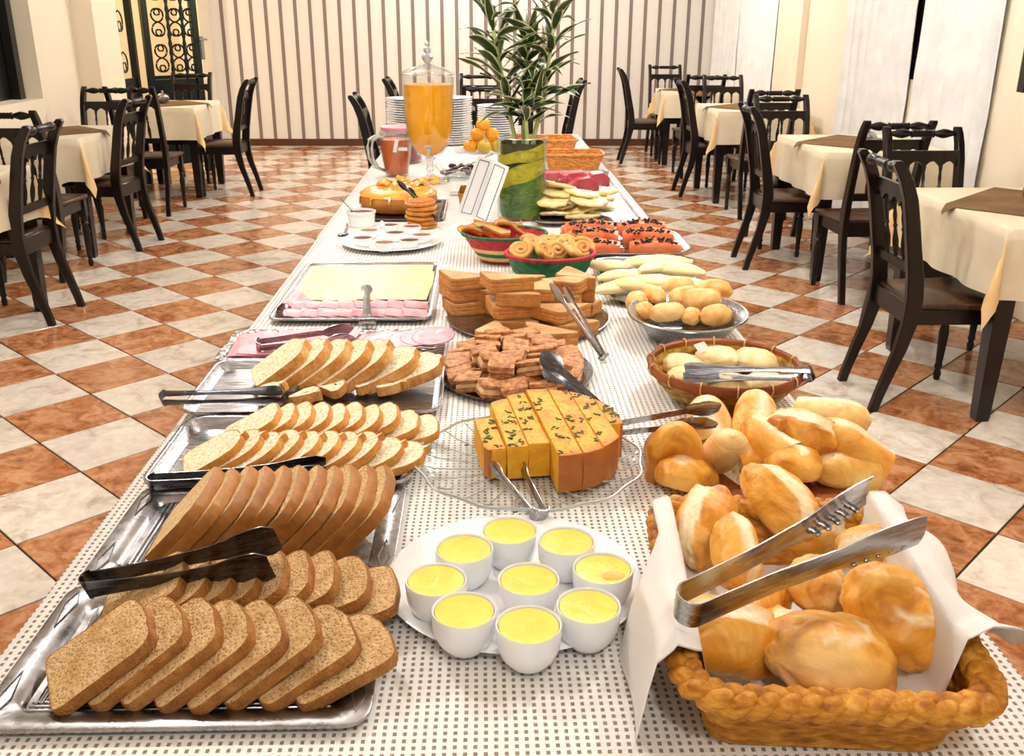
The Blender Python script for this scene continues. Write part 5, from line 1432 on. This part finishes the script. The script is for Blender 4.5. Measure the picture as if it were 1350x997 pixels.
# ------------------------------------------------------------------ jam bowls, ramekin, waffles and ring cake on the left
M['jam'] = plain('dark_red_jam', '#4a1c0c', .6, spec=.2, var='#6e3016', vs=30)
M['pale_jam'] = plain('brown_spread', '#7a4a22', .6, spec=.2, var='#986434', vs=30)
def small_bowl(r, h, fill):
    b = MB().lathe([(0, .003), (r*.55, .003), (r*.57, 0), (r*.62, 0), (r*.82, h*.3), (r*.97, h*.75), (r, h), (r*.96, h+.001), (r*.9, h*.75), (r*.7, h*.25), (0, h*.15)], 28, cap=False).mesh('jam_bowl', M['porcelain'], 60)
    f = MB().lathe([(0, h*.955), (r*.5, h*.96), (r*.95, h*.93)], 24, cap=False).mesh('jam', M[fill], 180)
    return b, f
JB = [small_bowl(.033, .030, 'jam'), small_bowl(.033, .030, 'pale_jam')]
for i, (px, py, lab) in enumerate([(478, 316, 'small white jam bowl at the front left of its plate'), (507, 322, 'small white jam bowl at the front middle, nearest the camera'), (540, 319, 'small white jam bowl at the front right of its plate'), (487, 306, 'small white jam bowl at the left of the second row'),
        (521, 309, 'small white jam bowl in the centre of the plate'), (556, 312, 'small white jam bowl at the right rim of its plate'), (513, 299, 'small white jam bowl at the back middle of its plate'), (543, 301, 'small white jam bowl at the back right of its plate')]):
    p = at(px, py-3, Z+.037); b, f = JB[i % 2]
    o = link('jam_bowl', b, M=T(p.x, p.y, Z+.0065)); link('jam', f, o); tag(o, lab, 'bowl')
p = at(505, 300, Z+.04)
tag(MB().lathe([(0, 0), (.006, 0), (.007, .012), (.011, .02), (.009, .03), (.004, .036), (0, .038)], 14).obj('toothpick_holder', M['porcelain'], M=T(p.x, p.y-.03, Z+.033) @ S(1)), 'small white porcelain toothpick holder standing between the jam bowls', 'holder')
p = at(487, 300, Z)
rk = root('ramekin', 'white fluted ramekin with a spoon handle sticking out, behind the jam plate', 'bowl', T(-.455, 3.55, Z+.001))
MB().lathe([(0, .003), (.042, .003), (.044, 0), (.047, .003), (.051, .045), (.054, .048), (.054, .056), (.051, .057), (.049, .05), (.045, .01), (0, .008)], 48, cap=False, wav=lambda k, a: .012*math.sin(24*a) if k in (3, 4) else 0).obj('ramekin_body', M['porcelain'], rk, fix=True)
MB().lathe([(0, .05), (.03, .0515), (.049, .049)], 24, cap=False).obj('filling', M['jam'], rk)
tag(MB().tube([(-.02, 0, .04), (-.045, .0, .07), (-.075, -.005, .105)], .0032, 8, flat=.5).obj('spoon', M['steel_dark'], M=T(-.455, 3.55, Z)), 'spoon handle leaning out of the fluted ramekin', 'spoon')
tray('cake_tray', 'square dark steel tray under the glazed ring cake', V((-.50, 3.62, 0)), V((-.15, 3.62, 0)), V((-.16, 4.05, 0)), V((-.50, 4.05, 0)), Z+.002, .008, .012, .02, 'steel_dark')
# ring cake
M['glaze'] = plain('orange_glaze', '#e9962a', .22, var='#f4b650', vs=12, spec=.6)
M['cake_side'] = plain('brown_cake_side', '#a4601c', .5, var='#c98630', vs=20, bump=.0012)
ck = root('ring_cake', 'big glazed orange ring cake at the far left of the buffet', 'cake', T(-.345, 3.875, Z+.005))
MB().lathe([(.035, 0), (.130, 0), (.150, .008), (.155, .04), (.150, .062), (.130, .078), (.09, .083), (.05, .074), (.036, .05)], 56, cap=False, wav=lambda k, a: .012*math.sin(9*a)).obj('cake_body', M['cake_side'], ck, fix=True, smooth=60)
MB().lathe([(.150, .060), (.152, .066), (.131, .0805), (.09, .086), (.049, .077), (.038, .055)], 72, cap=False, wav=lambda k, a: .012*math.sin(9*a) + (.03*abs(math.sin(6.5*a+.3)) if k == 0 else 0)).obj('glaze', M['glaze'], ck, smooth=80)
for k, a in enumerate((200, 232, 262, 285, 310)):
    r = .155; x, y = r*math.cos(math.radians(a)), r*math.sin(math.radians(a))
    MB().tube([(x*.95, y*.95, .068), (x*1.01, y*1.01, .055), (x*1.02, y*1.02, .03+.006*k)], .006, 6, flat=.6).obj('glaze_drip', M['glaze'], ck)
for i in range(11):
    a = i*.9; r = .06+.05*(i % 3)
    x, y = -.345 + r*math.cos(a)+.035, 3.93 + r*.55*math.sin(a)+.02
    tag(MB().grid(lambda u, v, i=i: ((u-.5)*.05, (v-.5)*.035, .010*math.sin(u*3.1)+.004*fb((u*3, v*3, i))), 6, 5, thick=.006).obj('orange_segment', M['glaze'], smooth=60, M=T(x, y, Z+.093+.004*(i % 3)) @ R(40*i) @ R(15*math.sin(i), 'X')), 'glazed orange segment on top of the ring cake, %s counted round its crown' % ORD[i], 'orange segment', 'orange segments on the ring cake')
# waffles
M['waffle'] = plain('golden_waffle', '#d6923c', .5, var='#b8702a', vs=30, bump=.001)
wfm = []
for s in (1, 2):
    mb = MB().lathe([(0, 0), (.05, 0), (.056, .004), (.056, .011), (.05, .014), (0, .014)], 28, wav=lambda k, a, s=s: .03*math.sin(5*a+s))
    for k in range(-3, 4):
        L = math.sqrt(max(0, .05**2-(k*.0135)**2)); mb.box((k*.0135, 0, .0155), (.004, 2*L, .005), bev=.001); mb.box((0, k*.0135, .0155), (2*L, .004, .005), bev=.001)
    wfm.append(mb.mesh('waffle', M['waffle'], 40))
for k in range(6):
    tag(link('waffle', wfm[k % 2], M=T(-.232+.004*math.sin(k*2), 3.52+.004*math.cos(k), Z+.001+.0165*k) @ R(23*k) @ R(3*math.sin(k), 'X')), ['bottom waffle of the stack', 'second waffle from the bottom of the stack', 'third waffle from the bottom of the stack', 'fourth waffle from the bottom of the stack', 'fifth waffle, just under the top one', 'topmost waffle of the stack beside the ring cake'][k], 'waffle')
make_tongs('serving_tongs', 'dark tongs leaning across the ring cake beside the waffles', at(577, 290, Z+.04), at(531, 243, Z+.125), 35, gap=.06, mat='steel_dark', width=.009, style='leaf', bend=.008)
tag(MB().tube([(0, 0, 0), (.05, .03, .004), (.11, .07, .01)], .004, 8, flat=.4).ball((-.02, -.012, .002), (.026, .017, .004), 14, 6).obj('spoon', M['steel_dark'], M=T(-.50, 3.40, Z+.003) @ R(60)), 'dark spoon lying left of the ramekin at the table edge', 'spoon')

# ------------------------------------------------------------------ juice dispenser
M['juice'] = plain('orange_juice', '#ffae00', .3, spec=.2, var='#ffb400', vs=6)
M['tea'] = plain('amber_tea', '#c0500c', .2, var='#d4640f', vs=5)
M['cut_glass'] = m_glass('cut_glass', '#fbfcfc', al=.25)
M['crystal'] = m_glass('cut_crystal', '#ffffff', al=1.6)
jd = root('juice_dispenser', 'tall footed glass goblet dispenser full of orange juice', 'dispenser', T(-.253, 4.56, Z+.003))
MB().lathe([(0, 0), (.082, 0), (.088, .004), (.08, .010), (.04, .018), (.018, .03), (.014, .05), (.022, .06), (.015, .07), (.013, .095), (.028, .112), (0, .113)], 40, cap=False, wav=lambda k, a: .03*math.sin(10*a) if k in (1, 2, 3) else 0).obj('foot', M['crystal'], jd, smooth=50)
gp2 = [(0, .113), (.028, .114), (.06, .13), (.088, .17), (.105, .22), (.113, .30), (.116, .38), (.118, .468), (.121, .475), (.118, .478), (.114, .468), (.112, .38), (.109, .30), (.101, .222), (.085, .174), (.057, .136), (.02, .118), (0, .116)]
MB().lathe(gp2, 48, cap=False, wav=lambda k, a: .03*math.sin(10*a) if k in () else 0).obj('goblet', M['cut_glass'], jd, smooth=60, fix=True)
MB().lathe([(0, .119), (.019, .1205), (.055, .139), (.083, .176), (.099, .223), (.107, .30), (.110, .38), (.1115, .440), (.06, .441), (0, .441)], 48, cap=False).obj('juice', M['juice'], jd)
MB().lathe([(0, .482), (.119, .480), (.121, .486), (.11, .497), (.08, .510), (.045, .522), (.02, .530), (0, .532)], 40, cap=False, wav=lambda k, a: .025*math.sin(14*a) if 1 <= k <= 5 else 0).obj('lid', M['crystal'], jd, smooth=40)
MB().lathe([(0, .53), (.012, .532), (.022, .545), (.026, .558), (.020, .568), (.012, .574), (.018, .584), (.016, .596), (.008, .603), (.012, .612), (.008, .622), (0, .626)], 12, cap=False).obj('finial', M['glass_rib'], jd, smooth=30)
MB().lathe([(.0, .0), (.012, 0), (.012, .03), (.006, .034), (0, .034)], 12, M=T(0, -.085, .16) @ R(90, 'X')).box((0, -.125, .15), (.014, .014, .04), bev=.003).box((0, -.125, .178), (.034, .006, .012), bev=.002).obj('tap', M['glass_rib'], jd)
# tea jug
tj = root('tea_jug', 'glass jug of amber tea with two looped handles, left of the juice', 'jug', T(-.427, 4.76, Z+.003))
MB().lathe([(0, 0), (.055, 0), (.060, .006), (.064, .05), (.073, .12), (.078, .20), (.080, .212), (.077, .212), (.074, .198), (.069, .12), (.060, .05), (.055, .010), (0, .008)], 40, cap=False).obj('jug_body', M['cut_glass'], tj, smooth=60, fix=True)
MB().lathe([(0, .0105), (.054, .012), (.0585, .05), (.0675, .12), (.0715, .175), (0, .176)], 40, cap=False).obj('tea', M['tea'], tj)
for q, (dx, dy) in enumerate(((-1, -.25), (-.75, -.6))):
    L = math.hypot(dx, dy); dx, dy = dx/L, dy/L
    MB().tube([(dx*r, dy*r, z) for r, z in ((.072, .185), (.10, .19), (.128, .175), (.138, .14), (.132, .09), (.105, .045), (.066, .03))], .008, 10).obj('handle', M['glass_rib'], tj, smooth=180)
mb = MB(); mb.box((0, 0, 0), (.05, .001, .016), T(.035, -.066, .135)).box((0, 0, 0), (.018, .001, .06), T(.006, -.0725, .15) @ R(12, 'Y'))
mb.obj('white_tag', M['porcelain'], tj, smooth=0)
jar = root('red_juice_jar', 'wide glass jar with a pink lid rim, behind the tea jug', 'jar', T(-.44, 5.25, Z+.003))
M['redjuice'] = plain('dark_red_juice', '#8a1c24', .2); M['pinkp'] = plain('pink_plastic', '#e08a94', .3)
MB().lathe([(0, 0), (.10, 0), (.107, .01), (.108, .15), (.10, .165), (.097, .16), (.104, .15), (.103, .012), (0, .008)], 36, cap=False).obj('jar_body', M['cut_glass'], jar, fix=True)
MB().lathe([(0, .01), (.102, .012), (.102, .13), (0, .131)], 36, cap=False).obj('juice', M['redjuice'], jar)
MB().lathe([(.0, .165), (.108, .165), (.11, .17), (.108, .185), (0, .19)], 36, cap=False).obj('lid', M['pinkp'], jar)

# ------------------------------------------------------------------ stacks of plates
plm = MB().lathe([(0, .002), (.07, .002), (.075, 0), (.08, .003), (.125, .0125), (.129, .0145), (.1285, .0165), (.124, .0155), (.08, .007), (0, .0055)], 40, cap=False).mesh('dinner_plate', M['plate_grey'], 50)
sml = MB().lathe([(0, .002), (.05, .002), (.055, 0), (.06, .003), (.095, .0125), (.1, .0145), (.0995, .0165), (.094, .0155), (.06, .007), (0, .0055)], 36, cap=False).mesh('side_plate', M['plate_grey'], 50)
for (x, y, n, me, where) in ((-.46, 5.98, 20, plm, 'left'), (-.20, 6.05, 20, plm, 'middle'), (.085, 6.15, 16, plm, 'right'), ):
    for k in range(n):
        tag(link(me.name.split('.')[0], me, M=T(x+random.uniform(-.003, .003), y+random.uniform(-.003, .003), Z+.002+.0138*k)), 'white plate, %s from the bottom of the %s stack behind the juice' % (ORD[k], where) if 0 < k < n-1 else ('topmost' if k else 'bottom') + ' white plate of the %s stack behind the juice' % where, 'plate', 'white plates of the %s stack' % where)

# ------------------------------------------------------------------ fruit stand, dark fruit bowl
M['orange'] = plain('tangerine_skin', '#f09a14', .4, var='#f8b830', vs=8, bump=.0008, bs=150)
M['lime'] = plain('greenish_citrus_skin', '#b9b23a', .4, var='#e8b82c', vs=9, bump=.0008, bs=150)
fs_ = root('fruit_stand', 'footed glass bowl of oranges left of the plant', 'bowl', T(-.005, 5.05, Z+.003))
MB().lathe([(0, 0), (.06, 0), (.062, .006), (.02, .016), (.012, .05), (.02, .06), (.08, .068), (.118, .09), (.12, .094), (.114, .092), (.076, .073), (0, .066)], 36, cap=False, wav=lambda k, a: .02*math.sin(12*a) if 6 < k < 10 else 0).obj('bowl_body', M['cut_glass'], fs_, smooth=60, fix=True)
org = MB().ball((0, 0, 0), (.037, .037, .034), 22, 14).mesh('orange', M['orange'], 180); lim = MB().ball((0, 0, 0), (.037, .037, .034), 22, 14).mesh('orange', M['lime'], 180)
stem_me = MB().lathe([(0, .031), (.004, .032), (.004, .036), (0, .0365)], 8).mesh('stalk', M['herb'])
for i, (dx, dy, dz, me, lab) in enumerate([(-.065, -.03, .108, org, 'orange at the left of the glass fruit stand'), (.005, -.06, .108, lim, 'greenish orange at the front of the glass fruit stand'), (.07, -.01, .108, lim, 'greenish orange at the right of the fruit stand'), (-.02, .06, .108, org, 'orange at the back of the fruit stand'),
        (-.03, -.015, .165, org, 'orange on top at the left of the fruit stand'), (.045, .0, .165, org, 'orange on top at the right of the fruit stand'), (.0, .0, .215, org, 'topmost orange of the fruit stand'), (.05, .05, .112, org, 'orange at the back right of the fruit stand')]):
    o = link('orange', me, M=T(-.005+dx, 5.05+dy, Z+.003+dz) @ R(35*i) @ R(25, 'X')); link('stalk', stem_me, o); tag(o, lab, 'orange')
M['prune'] = plain('dark_prunes', '#2c0f14', .25, var='#4a1c22', vs=40)
db = root('glass_bowl', 'low cut-glass bowl of dark prunes with a serving spoon', 'bowl', T(-.09, 4.72, Z+.002))
MB().lathe([(0, 0), (.09, 0), (.125, .02), (.15, .05), (.156, .056), (.15, .057), (.145, .052), (.12, .024), (0, .006)], 48, cap=False, wav=lambda k, a: .03*math.sin(16*a) if 2 < k < 7 else 0).obj('bowl_body', M['cut_glass'], db, smooth=60, fix=True)
rd = random.Random(9); pr_me = [MB().ball((0, 0, 0), (.017, .013, .011), 10, 7).mesh('prune', M['prune'], 180)]
for k in range(34):
    a = rd.uniform(0, 2*PI); r = .12*math.sqrt(rd.random()); 
    tag(link('prune', pr_me[0], M=T(-.09+r*math.cos(a), 4.72+r*math.sin(a), Z+.022+.028*rd.random()+.01*(1-r/.12)) @ R(rd.uniform(0, 180)) @ R(rd.uniform(-30, 30), 'X')), 'dark prune in the low cut-glass bowl', 'prune', 'dark prunes in the cut-glass bowl')
tag(MB().tube([(0, 0, .045), (.08, .0, .075), (.19, .0, .118)], .0045, 8, flat=.5).ball((-.025, 0, .04), (.033, .022, .006), 16, 6).obj('serving_spoon', M['steel_dark'], M=T(-.14, 4.62, Z) @ R(18)), 'long-handled serving spoon in the bowl of prunes', 'spoon')
# glass jar row behind the juice
for k, (x, lab) in enumerate(((-.13, 'glass tumbler nearest the juice dispenser, behind it'), (-.03, 'glass tumbler behind the oranges, right of the other'))):
    t_ = root('glass_tumbler', lab, 'glass', T(x, 5.62, Z+.003))
    MB().lathe([(0, 0), (.038, 0), (.042, .004), (.05, .08), (.048, .08), (.04, .006), (0, .006)], 24, cap=False).obj('glass_body', M['cut_glass'], t_, fix=True)

# ------------------------------------------------------------------ vase and dracaena
vz = root('glass_vase', 'tall clear glass cylinder vase lined with a big green and yellow leaf', 'vase', T(.142, 3.70, Z+.003))
VR, VH = .094, .302
MB().lathe([(0, 0), (VR-.003, 0), (VR, .004), (VR, VH-.002), (VR-.002, VH), (VR-.004, VH-.002), (VR-.004, .012), (0, .010)], 48, cap=False).obj('vase_body', M['glass'], vz, smooth=60, fix=True)
MB().tube([((VR-.002)*math.cos(a), (VR-.002)*math.sin(a), VH) for a in [2*PI*i/48 for i in range(48)]], .0018, 6, closed=True).obj('rim', M['glass_rib'], vz)
def m_wrapleaf(name, a, b, c):
    m = Mat(name, .35); v = m.coord('Object', (6, 6, 14)); n = m.noise(v, 3, 5, .6, 1.5); m.color(m.ramp(n, [(.3, a), (.5, b), (.7, c)])); m.bump(n, .002); return m.mat
M['leaf_y'] = m_wrapleaf('yellow_banana_leaf', '#8f8a10', '#d2bc18', '#e6cf2c'); M['leaf_g'] = m_wrapleaf('green_banana_leaf', '#2c4a14', '#557a1c', '#86a030'); M['leaf_d'] = m_wrapleaf('dark_leaf_lining', '#2a2410', '#4c3a1c', '#5c5a20')
def wrap(z0f, z1f, a0, a1, r, mat, nm):
    def fn(u, v):
        a = math.radians(a0+(a1-a0)*u); z = z0f(u) + (z1f(u)-z0f(u))*v
        return (r*math.cos(a), r*math.sin(a), z + .002*math.sin(u*20))
    MB().grid(fn, 24, 8, thick=0).obj(nm, M[mat], vz, smooth=180)
wrap(lambda u: .013, lambda u: .285, 0, 360, .080, 'leaf_d', 'leaf_lining')
wrap(lambda u: .015+.05*u, lambda u: .10+.12*u, 175, 375, .0845, 'leaf_g', 'green_leaf')
wrap(lambda u: .10+.09*u, lambda u: .17+.09*u-.05*abs(u-.5), 170, 372, .0868, 'leaf_y', 'yellow_leaf')
wrap(lambda u: .205+.03*u, lambda u: .235+.06*u, 185, 372, .0880, 'leaf_y', 'yellow_leaf')
wrap(lambda u: .012, lambda u: .05+.10*u, 215, 380, .0875, 'leaf_g', 'green_leaf')
MB().lathe([(0, .012), (.078, .012), (.078, .262), (0, .262)], 40, cap=False).obj('water', M['leaf_d'], vz)
def m_dleaf():
    m = Mat('variegated_leaf', .35, spec=.5); x, y, z = m.xyz(m.coord('UV'))
    d = m.math('ABSOLUTE', m.math('SUBTRACT', y, .5)); n = m.noise(m.coord('UV', (3, 40, 1)), 3, 3)
    c = m.ramp(d, [(0, '#4c6a3c'), (.04, '#2f4a28'), (.34, '#36502c'), (.385, '#e6e4a8'), (.5, '#f2efc6')])
    m.color(m.mix(.25, c, m.ramp(n, [(.3, '#8a9a80'), (.7, '#ffffff')]), 'MULTIPLY')); return m.mat
M['dleaf'] = m_dleaf(); M['stem'] = plain('pale_green_cane', '#a3b06a', .4, var='#c9cf92', vs=30)
def leaf_me(L, W, droop, twist, seed):
    nu, nv = 10, 4; vs, uv, fs = [], [], []
    for i in range(nu+1):
        t = i/nu; w = 1.0*W*(.30+.70*math.sin(PI*min(1, t*1.02+.02))**.8)*(1-t**7) if t < 1 else .0004
        if t < .12: w = W*(.28+t*3)*.6
        a = droop*t; x = L*t*math.cos(a*.55); z = -L*t*math.sin(a*.55)*1.0
        for j in range(nv+1):
            s = (j/nv*2-1); tw = twist*t
            vs.append((x, w/2*s*math.cos(tw), z + w/2*s*math.sin(tw) + abs(s)*w*.16 + .004*math.sin(t*8+seed)*s)); uv.append((t, j/nv))
    for i in range(nu):
        for j in range(nv): fs.append((i*(nv+1)+j, (i+1)*(nv+1)+j, (i+1)*(nv+1)+j+1, i*(nv+1)+j+1))
    me = bpy.data.meshes.new('leaf'); me.from_pydata(vs, [], fs); ul = me.uv_layers.new(name='UVMap')
    for lp in me.loops: ul.data[lp.index].uv = uv[lp.vertex_index]
    me.materials.append(M['dleaf']); me.polygons.foreach_set('use_smooth', [True]*len(fs)); me.update(); return me
LF = [leaf_me(.17, .034, .6, .3, 1), leaf_me(.15, .036, .9, -.4, 2), leaf_me(.19, .031, .4, .2, 3), leaf_me(.15, .034, 1.5, .6, 4), leaf_me(.17, .030, .1, -.3, 5)]
rd = random.Random(12)
canes = [ # base x,y ; bend points (dx,dz) ; leaves ; label
 ([(.10, 3.69, .05), (.115, 3.70, .30), (.075, 3.70, .48), (.035, 3.69, .68), (.0, 3.69, .92)], 50, 'dracaena cane leaning left in the glass vase, long striped leaves'),
 ([(.17, 3.70, .05), (.185, 3.69, .30), (.225, 3.68, .48), (.25, 3.68, .68), (.255, 3.69, .92)], 54, 'dracaena cane leaning right in the glass vase, long striped leaves'),
 ([(.14, 3.74, .05), (.15, 3.74, .32), (.165, 3.75, .50), (.155, 3.76, .66)], 32, 'shorter dracaena cane in the middle of the glass vase'),
 ([(.15, 3.66, .05), (.16, 3.66, .30), (.15, 3.65, .42)], 20, 'shortest dracaena shoot at the front of the glass vase'),
]
for pts, nl, lab in canes:
    P = [V((x, y, Z+z)) for x, y, z in pts]; rt = root('dracaena', lab, 'plant', T(P[0])); 
    rel = [p-P[0] for p in P]
    fine = []
    for i in range(len(rel)-1):
        for k in range(5): fine.append(rel[i].lerp(rel[i+1], k/5))
    fine.append(rel[-1])
    MB().tube(fine, lambda t: .009-.003*t, 8).obj('cane', M['stem'], rt, smooth=180)
    L0 = .30/ (pts[-1][2]-.05)
    for k in range(nl):
        t = (L0*.9 + (1-L0*.9)*(k/(nl-1))**.85); s = t*(len(fine)-1); i = min(int(s), len(fine)-2); p = fine[i].lerp(fine[i+1], s-i)
        yaw = k*137.5 + rd.uniform(-25, 25); el = rd.uniform(28, 66) + (15 if k > nl*.8 else 0)
        link('leaf', LF[rd.randrange(5)], rt, T(p) @ R(yaw) @ R(-el, 'Y') @ R(rd.uniform(-30, 30), 'X') @ S(rd.uniform(.8, 1.3)))

# ------------------------------------------------------------------ tent card and little things beside the vase
M['card'] = plain('white_card', '#eef0f2', .5); M['ink'] = plain('black_ink', '#2c3034', .5)
cd = root('tent_card', 'white standing menu card with thin black frame, left of the vase', 'card', T(-.045, 3.60, Z+.02))
cw, chh = .074, .228
for sg, yw in ((-1, 62), (1, -38)):
    pn = MB().box((sg*cw/2, 0, chh/2), (cw, .003, chh)).obj('panel', M['card'], cd, smooth=0, M=R(20, 'Y') @ R(yw*.55, 'Z') if sg < 0 else R(20, 'Y') @ R(yw*.9, 'Z'))
    mb = MB()
    for xx in (.014, cw-.014): mb.box((sg*xx, -.002, chh/2), (.0022, .0012, chh-.024))
    for zz in (.012, chh-.012): mb.box((sg*cw/2, -.002, zz), (cw-.03, .0012, .0022))
    mb.obj('frame_line', M['ink'], pn, smooth=0)
for k, (x, y, lab) in enumerate(((-.065, 3.83, 'brown paper cup of snacks behind the menu card'), )):
    c_ = root('snack_cup', lab, 'cup', T(x, y, Z+.003))
    MB().lathe([(0, 0), (.03, 0), (.042, .075), (.04, .075), (.029, .003), (0, .003)], 20, cap=False, wav=lambda k, a: .03*math.sin(10*a)).obj('paper_cup', M['crust_gold'], c_, fix=True)
    for q in range(3): MB().box((0, 0, 0), (.05, .012, .03), T(.01*q-.01, .012*q-.01, .082) @ R(30*q) @ R(20, 'Y'), bev=.003).obj('snack', M['crust_wheat'], c_)
tag(MB().box((0, 0, .006), (.13, .05, .012), bev=.003).box((0, 0, .016), (.12, .045, .008), bev=.003).obj('napkin_stack', M['napkin'], M=T(-.09, 4.22, Z+.003) @ R(8)), 'small stack of folded white napkins before the prune bowl', 'napkin')
